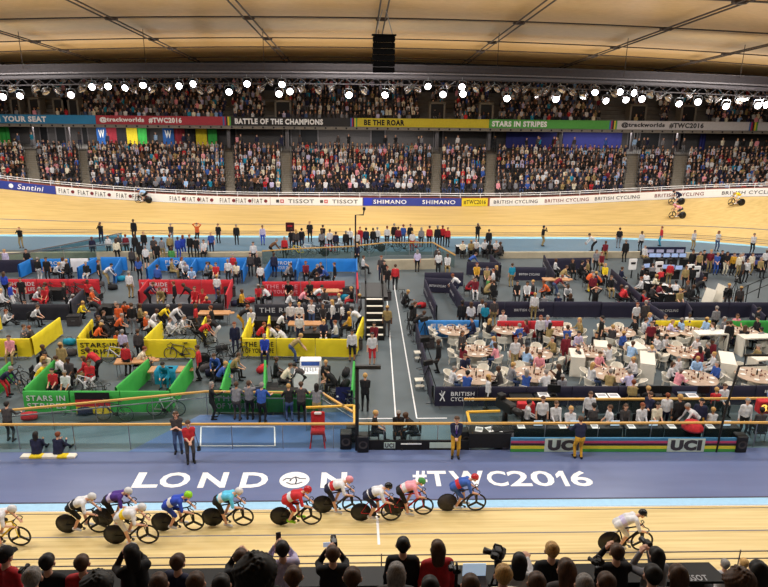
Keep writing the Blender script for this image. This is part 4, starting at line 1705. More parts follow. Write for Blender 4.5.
# ------------------------------------------------------------------ glass balustrades round the infield
def balustrade(pts, label, h=1.1, glass=None, rail=M_RAIL, top=True, rr=.05, pane=2.0, z=0.0, name='glass_balustrade', second=False):
    """pts: pixels of the TOP RAIL (height h) unless top is False"""
    W_ = [G(x, y, h + z if top else z) for x, y in pts]
    for w in W_:
        w.z = z
    t = thing(name, label, 'balustrade', W_[0])
    o = W_[0]
    L = [w - o for w in W_]
    q = MB()
    for a, b in zip(L, L[1:]):
        q.bar(a + Vector((0, 0, h)), b + Vector((0, 0, h)), .10, .07)
    q.build('handrail', rail, t)
    if second:
        q = MB()
        for a, b in zip(L, L[1:]):
            q.bar(a + Vector((0, 0, h - .28)), b + Vector((0, 0, h - .28)), .04, .04)
        q.build('lower_rail', M_STEEL, t)
    for a, b in zip(L, L[1:]):
        SEGS.append((o + a, o + b))
        n = max(1, int(round((b - a).length / pane)))
        for i in range(n):
            p0, p1 = a.lerp(b, i / n), a.lerp(b, (i + 1) / n)
            e = (p1 - p0).normalized() * .03
            q = MB().grid([[tuple(p0 + e + Vector((0, 0, .06))), tuple(p1 - e + Vector((0, 0, .06)))], [tuple(p0 + e + Vector((0, 0, h - .06))), tuple(p1 - e + Vector((0, 0, h - .06)))]])
            q.build('glass_pane', glass or M_GLASS, t)
            MB().bar(p0, p0 + Vector((0, 0, h - .02)), .03, .03).build('post', M_STEEL, t)
    return t


balustrade([(-40, 424.6), (128, 424.4), (384, 423.6), (810, 422.4)], 'long front glass balustrade with a timber handrail along the blue zone', pane=2.2)
balustrade([(-40, 415), (95, 402), (206, 391.5)], 'glass balustrade with a slanting timber rail before the green barriers', second=True)
balustrade([(206, 391.5), (322, 393)], 'glass balustrade with a timber rail the officials lean on', second=True)
balustrade([(322, 393), (353, 412)], 'short glass balustrade slanting down beside the portal', second=True)
balustrade([(306, 407.5), (354, 405.5), (354.5, 423)], 'yellow railed glass corner by the red seat', rail=mat('golden timber rail', (226, 176, 60), .4, noise=.1))
balustrade([(464, 399.2), (620, 399), (810, 398)], 'rear glass balustrade with a timber rail behind the officials')
balustrade([(470, 423), (467, 412), (500, 411)], 'yellow railed glass corner by the judges desk', rail=MATS['golden timber rail'])
balustrade([(262, 251), (300, 248.5), (352, 246.2), (386, 242.5), (433, 242.5), (455, 255)], 'glass balustrade with a timber rail round the riders bridge at the back', glass=M_GLASSD)
balustrade([(-20, 256.5), (30, 252), (95, 245.5), (130, 243)], 'pale railed glass fence at the rear left of the infield', glass=M_GLASSD, rail=M_STEEL)

balustrade([(-20, 255.5), (22, 252.5), (60, 245.5), (90, 239.5), (122, 233)], 'low tinted glass screen curving along the rear left of the blue zone', glass=glass_mat('tinted glass', (120, 160, 172), .12), rail=M_GREYM, h=.45)
# pale kerb walls at the far side of the infield
def kerb(pts, h, nm):
    W_ = [G(x, y) for x, y in pts]
    q = MB()
    for a, b in zip(W_, W_[1:]):
        q.bar(a + Vector((0, 0, h / 2)), b + Vector((0, 0, h / 2)), .3, h)
    return struct(nm, q, M_CONC)


kerb([(-30, 259.5), (130, 258.5)], .55, 'trim_3')
kerb([(384, 269.5), (436, 268.5)], .75, 'trim_4')
kerb([(500, 258), (640, 257.5), (700, 259), (800, 271)], .5, 'trim_5')
kerb([(130, 257), (262, 256)], .35, 'trim_6')


# white lanes on the infield floor
def lane(pts, w=.06):
    W_ = [G(x, y) for x, y in pts]
    q = MB()
    for a, b in zip(W_, W_[1:]):
        q.bar(a + Vector((0, 0, .006)), b + Vector((0, 0, .006)), w, .008)
    o = q.build('trim_lane', M_WHITE)
    o['kind'] = 'structure'


lane([(385, 272), (395.8, 418.5), (359, 418.8)])
lane([(394, 285), (416.8, 418.5), (447, 418.2)])
lane([(201, 427), (200.5, 446), (275, 446), (274.5, 427), (201, 427)], .05)
# apron: teal floor strip between the front balustrade and the infield
q = MB().grid([[(x, y, .004) for x in (XL, XR)] for y in (24.6, 26.9)])
struct('floor_apron', q, mat('teal blue apron', (92, 116, 128), .35, noise=.1, scale=.7))
# painted blue floor patch behind the balustrade
p0, p1, p2, p3 = G(128, 452), G(356, 452), G(356, 412), G(200, 415)
q = MB().add([(p.x, p.y, .008) for p in (p0, p1, p2, p3)], [(0, 1, 2, 3)])
struct('floor_patch', q, mat('blue floor patch', (84, 112, 160), .3, noise=.1, scale=.7))

# ------------------------------------------------------------------ portal, poles, boards of the front edge
def at(px, py, z=0):
    return G(px, py, z)


c = at(357, 450)
t = thing('black_portal', 'tall black portal post with a short arm beside the red seat', 'post', c)
hp = V(356, 367, c.y).z
MB().box((0, 0, hp / 2), (.14, .14, hp)).build('post', M_BLACK, t)
MB().box((.42, 0, hp), (.98, .14, .14)).build('arm', M_BLACK, t)
c = at(716, 452)
t = thing('lamp_stand', 'slim black lamp stand with a bent arm before the guest tables', 'lamp', c)
hp = V(727, 366, c.y).z
q = MB().path([(0, 0, 0), (.08, 0, hp * .5), (.30, 0, hp), (1.35, 0, hp + .05)], .045, 8)
q.build('pole', M_BLACK, t)
MB().box((.9, 0, hp + .45), (1.0, .08, .08)).build('cross_bar', M_BLACK, t)
MB().tube((.5, 0, hp), (.5, 0, hp + .45), .03, 6).build('upright', M_BLACK, t)
c = at(355.5, 262)
t = thing('camera_pole', 'thin black camera pole with a hooked top on the riders bridge', 'pole', c)
hp = V(355.5, 215, c.y).z
q = MB().path([(0, 0, 0), (0, 0, hp), (.6, 0, hp + .02), (.66, 0, hp + .4)], .06, 8)
q.build('pole', M_BLACK, t)
MB().box((.66, 0, hp + .5), (.22, .3, .22), bev=.03).build('camera_head', M_BLACK, t)
c = at(290.5, 245)
t = thing('signal_board', 'square dark red signal board on a pole at the far track edge', 'sign', c)
hz = V(290, 227, c.y).z
MB().tube((0, 0, 0), (0, 0, hz), .03, 6).build('pole', M_BLACK, t)
MB().box((0, 0, hz), (.72, .12, .78), bev=.03).build('case', mat('dark red sign', (70, 24, 28), .5), t)
MB().box((0, -.07, hz + .1), (.4, .02, .12)).build('display', cloth('red'), t)


def infield_board(px0, px1, py, h, colour, label, name='sponsor_board'):
    a, b = at(px0, py), at(px1, py)
    t = thing(name, label, 'board', (a + b) / 2, math.atan2(b.y - a.y, b.x - a.x))
    L = (b - a).length
    MB().box((0, 0, h / 2), (L, .08, h)).build('panel', colour, t)
    return t, L


t, L = infield_board(510, 736, 451.5, .62, mat('board blue', (64, 128, 170), .5), 'long rainbow striped federation board along the blue zone')
zz = [(.50, .40, 'stripe red', (186, 70, 110)), (.385, .30, 'stripe black', (50, 34, 44)), (.285, .15, 'stripe yellow', (226, 214, 60)), (.15, .02, 'stripe green', (74, 160, 70))]
for z1, z0, nm, cc in zz:
    MB().box((0, -.045, (z0 + z1) / 2), (L, .012, z1 - z0)).build('stripe', mat(nm, cc, .5, noise=.05), t)
for px in (562, 684):
    x = (px - 623) / 226 * L
    MB().box((x, -.055, .315), (1.5, .02, .58)).build('logo_panel', mat('pale mint', (196, 214, 206), .5, noise=.04), t)
    lettering('UCI', 1.25, .48, INK, t, (x, -.07, .32), bold=.075)
t, L = infield_board(368, 470, 449.5, .42, cloth('black'), 'low black federation board beside the judges desk')
MB().box((-L * .29, -.05, .22), (L * .11, .02, .26)).build('logo_panel', MATS['pale mint'], t)
lettering('UCI', L * .09, .2, INK, t, (-L * .29, -.065, .22), bold=.04)
MB().box((-L * .08, -.05, .28), (L * .2, .02, .05)).build('text_bar', M_WHITE, t)
MB().box((L * .22, -.05, .22), (L * .24, .02, .24)).build('logo_panel', MATS['pale mint'], t)


# ------------------------------------------------------------------ small furniture prototypes
def stock(name, cat, parts):
    """builds one thing out of sight order; use() places it first, then copies"""
    t = thing(name, None, cat)
    for nm, mb_, m in parts:
        mb_.build(nm, m, t)
    return [t, False]


def use(st, px, py, label, rz=0.0, group=None, z=0.0, loc=None, mats=None, scale=None):
    p = loc if loc is not None else at(px, py, z)
    o = dup(st[0], p, rz, label, group, mats)
    st[1] = True
    if scale:
        o.scale = scale
    return o


STOCKS = []


def S(*a):
    s = stock(*a)
    STOCKS.append(s)
    return s


def legs(w, d, h, r=.02):
    return [('leg', MB().tube((sx * w / 2, sy * d / 2, 0), (sx * w / 2, sy * d / 2, h), r, 6), M_STEEL) for sx in (-1, 1) for sy in (-1, 1)]


FOLD = S('folding_chair', 'chair', [('seat', MB().box((0, 0, .40), (.44, .42, .04), bev=.01), cloth('black')), ('backrest', MB().box((0, -.21, .68), (.44, .04, .34), bev=.01), cloth('black')), ('back_post', MB().bar((-.19, -.21, .40), (-.19, -.21, .82), .025, .025), M_STEEL), ('back_post', MB().bar((.19, -.21, .40), (.19, -.21, .82), .025, .025), M_STEEL)] + legs(.38, .36, .39))
DESK = S('folding_desk', 'desk', [('desktop', MB().box((0, 0, .735), (1.7, .7, .04)), M_BLACK), ('skirt', MB().box((0, -.34, .42), (1.68, .02, .60)), cloth('black'))] + legs(1.6, .6, .72))
MASS = S('massage_table', 'table', [('cushion', MB().box((0, 0, .70), (1.85, .68, .09), bev=.03), mat('tan padding', (190, 140, 96), .5)), ('headrest', MB().box((1.05, 0, .70), (.24, .3, .08), bev=.03), mat('tan padding', (190, 140, 96), .5))] + legs(1.6, .55, .66))
CASE = S('equipment_case', 'case', [('shell', MB().box((0, 0, .28), (.75, .5, .54), bev=.04), cloth('charcoal')), ('lid', MB().box((0, 0, .58), (.77, .52, .07), bev=.02), cloth('black')), ('handle', MB().path([(-.1, -.27, .36), (-.1, -.3, .36), (.1, -.3, .36), (.1, -.27, .36)], .012, 6), M_STEEL)])
BAG = S('kit_bag', 'bag', [('body', MB().lathe([(.001, -.32), (.16, -.3), (.2, 0), (.16, .3), (.001, .32)], 12, (0, 0, .2), axis='x'), cloth('black')), ('strap', MB().path([(-.18, 0, .36), (-.1, .05, .46), (.1, .05, .46), (.18, 0, .36)], .014, 6), cloth('charcoal'))])
SCREEN = S('monitor', 'screen', [('case', MB().box((0, 0, .30), (.58, .05, .36), bev=.015), M_BLACK), ('display', MB().box((0, -.028, .30), (.52, .01, .30)), mat('screen glow', (150, 170, 210), .3, emit=.5)), ('stand', MB().box((0, .05, .06), (.2, .16, .12), bev=.02), M_BLACK)])
LAPTOP = S('laptop', 'laptop', [('keyboard', MB().box((0, 0, .012), (.36, .25, .02)), cloth('charcoal')), ('display', MB().bar((-.18, .13, .13), (.18, .13, .13), .015, .23), mat('laptop screen', (190, 214, 236), .3, emit=.5))])
PAPER = S('paper_sheet', 'paper', [('sheet', MB().grid([[(-.15, -.2, .004), (.15, -.2, .004)], [(-.15, .2, .006), (.15, .2, .006)]]), M_WHITE), ('print_block', MB().grid([[(-.11, -.05, .008), (.11, -.05, .008)], [(-.11, .12, .009), (.11, .12, .009)]]), mat('grey print', (170, 170, 176), .6))])
STOOL = S('step_stool', 'stool', [('seat', MB().box((0, 0, .44), (.42, .36, .05), bev=.01), M_PLAST), ('step', MB().box((0, -.22, .22), (.42, .22, .05), bev=.01), M_PLAST)] + legs(.38, .32, .42))
TRIPOD = S('camera_tripod', 'camera', [('leg', MB().tube((.45 * math.cos(a), .45 * math.sin(a), 0), (0, 0, 1.25), .022, 6), M_BLACK) for a in (.5, 2.6, 4.7)] + [('camera_body', MB().box((0, .05, 1.42), (.18, .5, .24), bev=.03), M_BLACK), ('lens', MB().lathe([(.001, -.48), (.09, -.48), (.07, -.2), (.07, 0)], 10, (0, .02, 1.42), axis='y'), M_BLACK), ('pan_bar', MB().tube((0, .1, 1.28), (.15, .6, 1.15), .012, 6), M_BLACK)])
SPK = S('floor_speaker', 'speaker', [('cabinet', MB().box((0, 0, .36), (.45, .45, .72), bev=.03), M_BLACK), ('cone', MB().lathe([(.001, -.2), (.17, -.24), (.18, -.24)], 14, (0, 0, .36), axis='y'), cloth('charcoal'))])

# ------------------------------------------------------------------ bicycles
def wheel(kind):
    q = MB()
    n = 24
    q.lathe([(.335 + .012 * math.cos(t), .012 * math.sin(t)) for t in [2 * PI * i / 6 for i in range(7)]], n, axis='x')
    parts = [('tyre', q, M_TYRE)]
    d = MB()
    if kind == 'disc':
        d.lathe([(.001, -.03), (.06, -.028), (.325, -.008), (.325, .008), (.06, .028), (.001, .03)], n, axis='x')
        parts.append(('disc', d, M_CARBON))
    elif kind == 'tri':
        d.lathe([(.29, -.01), (.325, -.008), (.325, .008), (.29, .01), (.29, -.01)], n, axis='x')
        for k in range(3):
            a = PI / 2 + 2 * PI * k / 3
            d.bar((0, 0, 0), (0, .30 * math.cos(a), .30 * math.sin(a)), .02, .075)
        parts.append(('tri_spoke_rim', d, M_CARBON))
    else:
        d.lathe([(.305, -.01), (.325, -.008), (.325, .008), (.305, .01), (.305, -.01)], n, axis='x')
        for k in range(12):
            a = PI * k / 6
            d.tube((.02 * (-1) ** k, 0, 0), (0, .31 * math.cos(a), .31 * math.sin(a)), .0035, 4, caps=False)
        d.tube((-.04, 0, 0), (.04, 0, 0), .02, 8)
        parts.append(('spoked_rim', d, M_STEEL))
    return parts


def bike_proto(name, front, rear, flat_bar=False):
    t = thing(name, None, 'bicycle')
    RH, FH, BB, ST, HT, HB_ = (0, -.42, .335), (0, .57, .335), (0, 0, .28), (0, -.17, .80), (0, .42, .86), (0, .46, .73)
    q = MB()
    q.tube(BB, ST, .022, 8)
    q.tube((0, -.16, .76), HT, .022, 8)
    q.tube(BB, HB_, .03, 8)
    q.tube(HT, HB_, .025, 8)
    for s in (-1, 1):
        q.tube((s * .03, 0, .28), (s * .05, -.42, .335), .012, 6)
        q.tube((s * .015, -.16, .74), (s * .05, -.42, .335), .010, 6)
    q.build('frame', cloth('black'), t)
    q = MB()
    q.tube(HB_, (0, .49, .68), .024, 8)
    for s in (-1, 1):
        q.tube((s * .045, .49, .68), (s * .05, .57, .335), .014, 6)
    q.bar((-.05, .49, .68), (.05, .49, .68), .03, .03)
    q.build('fork', cloth('black'), t)
    q = MB()
    q.tube(HT, (0, .52, .93), .018, 8)
    for s in (-1, 1):
        q.path([(0, .52, .93), (s * .16, .53, .93), (s * .19, .60, .92), (s * .195, .65, .86), (s * .195, .60, .79), (s * .195, .52, .79)], .014, 6)
    q.build('handlebar', M_CARBON, t)
    q = MB()
    q.tube(ST, (0, -.19, .93), .015, 8)
    q.build('seat_post', M_CARBON, t)
    q = MB().add([(0, .12, .955), (-.03, .02, .95), (.03, .02, .95), (-.07, -.14, .96), (.07, -.14, .96), (0, .10, .925), (-.05, -.13, .925), (.05, -.13, .925)], [(0, 1, 2), (1, 3, 4, 2), (0, 5, 6, 3, 1), (0, 2, 4, 7, 5), (3, 6, 7, 4), (5, 7, 6)])
    o = q.build('saddle', M_BLACK, t)
    o.location = (0, -.2, 0)
    q = MB().lathe([(.001, -.004), (.095, -.004), (.095, .004), (.001, .004)], 20, (.05, 0, .28), axis='x')
    q.bar((.06, 0, .28), (.075, .16, .24), .015, .03)
    q.bar((-.06, 0, .28), (-.075, -.16, .32), .015, .03)
    q.build('crankset', M_CARBON, t)
    for x, p in ((.12, (.16, .235)), (-.12, (-.16, .325))):
        MB().box((x, p[0], p[1]), (.09, .08, .02)).build('pedal', M_CARBON, t)
    for nm, hub, kind in (('rear_wheel', RH, rear), ('front_wheel', FH, front)):
        ps = wheel(kind)
        w_ = ps[0][1].build(nm, ps[0][2], t)
        w_.location = hub
        for pn, qq, mm in ps[1:]:
            qq.build(pn, mm, w_)
    return [t, False]


TRACKBIKE = bike_proto('track_bicycle', 'tri', 'disc')
ROADBIKE = bike_proto('parked_bicycle', 'spoked', 'spoked')
DISCBIKE = bike_proto('parked_bicycle', 'spoked', 'disc')
STOCKS += [TRACKBIKE, ROADBIKE, DISCBIKE]

# ------------------------------------------------------------------ racing cyclists on the two straights
HELM = {}


def helmet_mesh():
    if 'h' not in HELM:
        q = MB()
        q.lathe([(.001, .150), (.05, .142), (.09, .115), (.114, .07), (.122, .02), (.118, -.015), (.10, -.01)], 18, sx=.92)
        HELM['h'] = q.mesh('helmet', [M_BLACK])
        q = MB()
        q.grid([[(.118 * math.sin(t), .1 + .02 * math.cos(t) - .012 * abs(k), -.03 + .05 * k) for t in [R(-60 + 20 * i) for i in range(7)]] for k in (0, 1)], smooth=True)
        HELM['v'] = q.mesh('visor', [mat('smoked visor', (40, 40, 52), .1)])
    return HELM


def racer(bx, by, jersey, shorts_c, helm, frame, disc, label, blabel, pose='race', facing=-90, sk='fair', vox=.017, Y=None, far=None, yoke='white', shoes='white', band=None):
    """bx, by: photo pixel where the rear wheel touches the boards"""
    if far is None:
        p = G(bx, by)
        for _ in range(8):
            p = G(bx, by, ztrack(p.y))
    else:
        p = far
    rz = R(facing)
    d = Vector((-math.sin(rz), math.cos(rz), 0))
    bp = p + d * .42
    if far is None:
        bp.z = ztrack(bp.y) + .01
    tilt = 0
    b = dup(TRACKBIKE[0], bp, rz, blabel, 'racing bicycles', {'frame': cloth(frame), 'fork': cloth(frame), 'disc': cloth(disc) if disc else M_CARBON})
    TRACKBIKE[1] = True
    key = (pose, vox, 'race')
    if key not in BODY:
        pr, J = skeleton(pose, False, True, None, True)
        v, fc = surface(pr, vox)
        rg = regions(pr, v[fc].mean(1))
        rg = np.where(rg == 5, 1, np.where(rg == 6, 2, 0))
        sets = {'body': np_mesh('person', v, fc, rg, 3)}
        for r_, nm in ((1, 'jersey'), (2, 'shorts')):
            ps = [q for q in pr if q[4] == r_]
            vv, ff = surface(ps, vox, .008, .03)
            sets[nm] = np_mesh(nm, vv, ff, None, 1)
        bp_ = [(q[0] + (q[1] - q[0]) * .35, q[0] + (q[1] - q[0]) * .75, q[2] - .012, q[3] - .012, 1) for q in [w for w in pr if w[4] == 1 and w[2] > .11 and abs(w[3] - .112) < .001]]
        vv, ff = surface(bp_, vox, .024, .03)
        sets['band'] = np_mesh('jersey_band', vv, ff, None, 1)
        sh = [q for q in pr if q[4] == 3]
        for i in range(2):
            vv, ff = surface(sh[i:i + 1], vox, .006)
            sets['shoe%d' % i] = np_mesh('shoe', vv, ff, None, 1)
        BODY[key] = (sets, J)
    sets, J = BODY[key]
    o = obj('cyclist', sets['body'], None, bp)
    o.rotation_euler = (0, 0, rz)
    paint(o, [skin(sk), M_EYE, M_LIP])
    for k, nm, m in (('jersey', 'jersey', cloth(jersey)), ('shorts', 'shorts', cloth(shorts_c)), ('shoe0', 'shoe', cloth(shoes)), ('shoe1', 'shoe', cloth(shoes))):
        paint(obj(nm, sets[k], o), [m])
    if band:
        paint(obj('jersey_band', sets['band'], o), [cloth(band)])
    h = helmet_mesh()
    hc, hu, hf = Vector(J['hc']), Vector(J['hu']), Vector(J['hf'])
    he = obj('helmet', h['h'], o, hc + hu * .015)
    he.scale = (1, 1.12, 1)
    he.rotation_euler = (math.atan2(-hf.z, hf.y) * -1, 0, 0)
    paint(he, [mat('helmet ' + helm, PAL[helm], .25, noise=.03)])
    obj('visor', h['v'], he)
    # race number on the back and a coloured yoke
    nk = Vector(J['neck'])
    _props(o, label, 'person', 'racing cyclists')
    return o


CYC = [(68, 533, 'white', 'black', 'white', 'black', None, 'in white jersey leading the white pair', 'race'), (104, 526, 'purple', 'black', 'white', 'black', None, 'in purple jersey behind the white pair', 'race2'),
       (116, 544, 'white', 'white', 'white', 'black', None, 'in all white kit nearest the onlookers', 'race2'), (163, 531, 'royal', 'royal', 'lime', 'black', None, 'in royal blue with a lime helmet', 'race'),
       (213, 526, 'cyan', 'black', 'white', 'black', None, 'in pale cyan jersey', 'race2'), (281, 525, 'red', 'red', 'red', 'black', None, 'in all red kit', 'race'),
       (323, 513, 'white', 'navy', 'pink', 'charcoal', None, 'in white and navy with a pink helmet', 'race2'), (361, 521, 'white', 'navy', 'black', 'red', None, 'in white on the red bicycle', 'race'),
       (394, 515, 'pink', 'black', 'green', 'red', None, 'in pink and black with a green helmet', 'race2'), (447, 511, 'blue', 'blue', 'red', 'charcoal', 'charcoal', 'in blue with a red helmet', 'race'),
       (608, 551, 'white', 'white', 'black', 'black', None, 'alone in white with a black helmet', 'race'), (-12, 546, 'white', 'black', 'white', 'yellow', None, 'cut by the picture edge on a yellow bicycle', 'race2')]
BANDS = ['black', 'lavender', 'yellow', 'white', 'white', 'white', 'red', 'navy', 'white', 'red', 'lavender', None]
for (bx, by, j, s, h, f, d, txt, ps), bnd in zip(CYC, BANDS):
    racer(bx, by, j, s, h, f, d, 'racing cyclist %s on the near straight' % txt, '%s track bicycle under the cyclist %s' % (f, txt), ps, shoes='lime' if j == 'red' else 'white', band=bnd)


def far_point(px, py):
    best = None
    for i in range(200):
        t = i / 199
        Y = yin_far(0) + 7 * t
        p = V(px, py, Y)
        q = far_pt(p.x, (Y - yin_far(p.x)) / (yout_far(p.x) - yin_far(p.x)))
        if best is None or abs(q[2] - p.z) < best[0]:
            best = (abs(q[2] - p.z), Vector((p.x, Y, q[2] + .03)))
    return best[1]


for bx, by, j, s, h, f, txt, fc in ((149, 203.5, 'sky', 'black', 'blue', 'black', 'in pale blue high on the far banking', 90), (681, 205, 'navy', 'navy', 'black', 'black', 'in dark kit on the far straight', 90), (682, 219, 'pink', 'charcoal', 'pink', 'charcoal', 'in pink below the dark rider on the far straight', 90),
                                   (741, 206, 'yellow', 'white', 'white', 'charcoal', 'in yellow on the far right banking', 90)):
    racer(0, 0, j, s, h, f, None, 'racing cyclist ' + txt, '%s track bicycle under the cyclist %s' % (f, txt), 'race', fc, vox=.03, far=far_point(bx, by))

# bicycles parked about the pits
PK = [(52, 295.5, 88, 'black', 'D'), (60, 296, 92, 'red', 'R'), (68, 296, 85, 'white', 'D'), (77, 296.5, 95, 'black', 'R'), (84, 296, 90, 'charcoal', 'D'), (92, 296.5, 88, 'red', 'R'), (20, 299, 60, 'white', 'R'),
      (120, 362, 92, 'white', 'R'), (180, 363, 88, 'charcoal', 'R'), (214, 361, -80, 'black', 'D'), (10, 388, -50, 'charcoal', 'R'), (85, 397, 80, 'white', 'R'), (100, 399, -95, 'charcoal', 'D'), (152, 377, 30, 'black', 'R'), (24, 401, 50, 'black', 'R'),
      (120, 416, 85, 'charcoal', 'R'), (165, 415.5, -90, 'white', 'R'), (188, 336, 70, 'white', 'D'), (172, 337, -80, 'white', 'R'), (205, 347, 80, 'black', 'R'), (330, 316, 85, 'white', 'R'), (345, 405, 60, 'black', 'R'), (219, 372, 40, 'black', 'D'), (232, 364, -60, 'black', 'R'),
      (288, 262, 85, 'black', 'R'), (299, 261.5, 80, 'yellow', 'R'), (309, 261, 95, 'white', 'R'), (320, 260.5, 88, 'black', 'D'), (331, 260, 84, 'red', 'R'), (343, 259.5, 90, 'charcoal', 'R'), (365, 257.5, 86, 'black', 'R'), (376, 257, 92, 'black', 'D'), (392, 256.5, 80, 'charcoal', 'R'),
      (404, 256, 88, 'black', 'R'), (416, 256, 95, 'red', 'R'), (404, 308, 10, 'black', 'D'), (410, 336, 10, 'black', 'R'), (36, 318, 80, 'white', 'R'), (12, 322, 92, 'black', 'D')]
for i_, (px, py, rz, colr, k) in enumerate(PK):
    st = ROADBIKE if k == 'R' else DISCBIKE
    wh = 'the riders bridge' if 258 < px < 420 and py < 265 else 'the red barriers' if py < 300 else 'the black barriers' if py < 326 else 'the yellow barriers' if py < 372 else 'the green barriers'
    if px > 400 and py > 300:
        wh = 'the sprint lanes'
    bp = at(px, py - (5.5 if 258 < px < 420 and py < 265 else 0)) + Vector((0, (i_ % 3 - 1) * .42, 0))
    use(st, px, py, '%s bicycle%s parked by %s' % (colr, ' with a disc rear wheel' if k == 'D' else '', wh), R(rz), 'parked bicycles', loc=bp, mats={'frame': cloth(colr), 'fork': cloth(colr)})

# ------------------------------------------------------------------ people of the infield
FC = {'A': 0, 'C': 180, 'L': 90, 'R': -90}
HAIRC = ['brown', 'brown', 'black', 'blond', 'grey', 'red', 'brown']


def crowd_list(name, where, txt, group=None, vox=.032, z=0.0):
    for ln in txt.strip().split(';'):
        f = ln.split()
        if not f:
            continue
        x, y, top, bot = float(f[0]), float(f[1]), f[2], f[3]
        pose = f[4] if len(f) > 4 else 'stand'
        face = FC.get(f[5], None) if len(f) > 5 else 180
        if face is None:
            face = float(f[5])
        sh = 'sh' in f[6:]
        hc = next((w for w in f[6:] if w in HAIR), None) or rnd.choice(HAIRC)
        st = next((w for w in f[6:] if w in ('long', 'pony')), None) or ('long' if rnd.random() < .15 else 'short')
        po = person(name, x, y, top, bot, pose, face + rnd.uniform(-12, 12), where, z=z, hair=hc, style=st, vox=vox, shorts=sh, group=group or name.replace('_', ' ') + 's')
        if pose in ('sit', 'table', 'bentsit', 'clap', 'sitcam'):
            p = po.location
            a = po.rotation_euler.z
            use(FOLD, 0, 0, 'black folding chair %s' % where, a, 'folding chairs', loc=(p.x, p.y, z))


# judges and photographers standing on the far blue zone (feet at the given pixel)
crowd_list('track_official', 'on the far blue zone', '22 248 black khaki camera C;100 243 black navy camera C;135 240 black black stand C;172 243 charcoal grey clasp C;198 243 orange black headhands C sh;219 243 black black stand C;'
           '237 244.5 black black stand C;263 245 lavender royal stand C;310 242 black black stand C;323 245 black black clasp A;477 243 black black camera C;542 246 black khaki camera R;618 248 black grey stand A;640 251 white black stand A;'
           '660 246 red teal stand L;692 250 white khaki fold C;716 251 white jeans fold C;751 254 white black fold C')
# spectators and riders behind the bridge rail
crowd_list('team_member', 'on the riders bridge', '292 250 black black stand A;302 249 black navy stand A;322 251 grey black stand A;330 251 white black stand A;336 252 navy black stand A;350 248 white black stand C;360 247 red red stand C;366 249 navy black stand A;373 248 black black stand A;'
           '377 247 white black stand A;387 246 white black stand A;394 244 black black stand A;398 247 maroon navy stand A;403 245 blue jeans stand A;410 244 black black stand C;412 251 white red stand A;421 247 grey black stand A;429 247 red black stand A;437 247 black black stand A;442 246 red black stand C;'
           '447 247 red black stand C;357 252 white black stand C;346 252 black black stand A;273 258 brown black bend R;285 258 red black stand C;296 251 charcoal black stand A')
# rear pits
crowd_list('team_staff', 'in the rear blue pits', '6 273 lavender navy stand C;29 272 black khaki stand C;40 281 black white stand A;49 282 black black stand C;94 258 navy navy stand C;110 258 white navy stand C;120 256 charcoal black stand A;125 257 maroon black stand A;'
           '100 284 black black stand R;115 284 white khaki bend R;118 262 cream black stand A;55 280 white black bentsit R;62 278 white black sit R;69 279 black black sit L;88 281 black white sit C;'
           '135 256 black black stand C;145 252 black black stand C;155 259 charcoal black stand A;163 259 grey khaki stand A;171 257 khaki black stand A;132 271 charcoal black stand A;141 264 black black stand A;147 269 white black stand A sh;140 281 blue black stand A;158 265 black black stand A;'
           '179 258 royal royal stand A;184 256 royal royal clasp A;191 257 black black stand C;197 258 black black stand A;202 258 white black sit C;212 254 blue navy stand C;172 271 green black stand C;181 276 white black table R;176 277 tan tan sit R;187 279 white black bentsit C;193 287 sky black table C;'
           '206 281 grey black table R;212 280 khaki black bentsit L;217 283 red grey sit C;229 283 white black stand C;234 277 red white stand C;241 282 cream black sit C;254 265 white black stand C;261 288 white black stand A;271 277 navy navy stand A;285 282 grey black bentsit R;291 282 charcoal black sit L;'
           '306 281 maroon black sit C;312 283 black black bentsit R;320 282 navy black sit C;335 286 black black stand L;328 284 blue black bentsit L;317 292 black cream sit A;357 261 navy black sit C;362 274 white black sit R;381 280 charcoal navy stand C;258 276 black black stand C;249 276 charcoal black stand C'.replace('tan tan', 'khaki khaki'))
crowd_list('team_staff', 'by the red barriers', '7 298 royal black stand A;13 309 royal white stand R;24 304 black black stand C;36 307 white red bentsit R;43 307 red red sit C;48 305 red black sit L;66 309 black black stand R;88 306 red black stand C;93 310 orange red sit R;72 312 white grey crouch R;98 307 charcoal black bentsit L;'
           '3 312 white black sit R;28 314 white charcoal ground C;131 298 white khaki stand A grey;159 291 blue navy stand A;150 305 navy black bend R;163 306 khaki khaki bentsit C;176 308 black black stand L;190 306 black black bend L;196 309 red red sit C;204 311 red red sit C;208 316 red red bentsit C;218 300 white jeans stand A;223 312 black black sit L;'
           '242 312 brown black sit R;259 305 red black sit C;264 305 white black bentsit L;290 299 black black bentsit C;300 308 pink black bentsit R;310 302 black black sit C;325 310 charcoal black sit C;318 308 white black bend R;352 308 black red sit L;384 284 black black stand C;395 290 red black stand A;392 290 black black stand C'.replace('brown black', 'mustard black'))
crowd_list('team_staff', 'by the black barriers', '5 325 white black ground R;34 326 white black bentsit R;82 318 yellow black crouch R;98 322 black charcoal bend L;117 336 orange black bentsit R;120 333 orange grey stand C;105 334 black black sit R;118 324 black black sit C;125 322 orange black bentsit C;134 334 black grey stand A;141 328 khaki black sit R;147 336 orange black sit R;'
           '152 331 white white bentsit R;161 330 yellow black bend R;158 338 white black bentsit L;174 330 white white bend R;168 334 white white ground R;182 334 white white crouch R;197 333 red charcoal stand R;208 336 black black stand L;204 345 red black bend R;216 342 black white bend L;243 330 black mustard bend R;236 354 navy navy stand C;'
           '248 332 white yellow sit C;291 331 white navy stand C;300 332 white navy stand C;312 328 white jeans fold C;333 330 white navy stand L;339 330 white navy stand L;278 333 white black bentsit R;323 326 charcoal black sit C;360 322 grey charcoal stand L;340 316 white black sit L;289 308 white black crouch R')
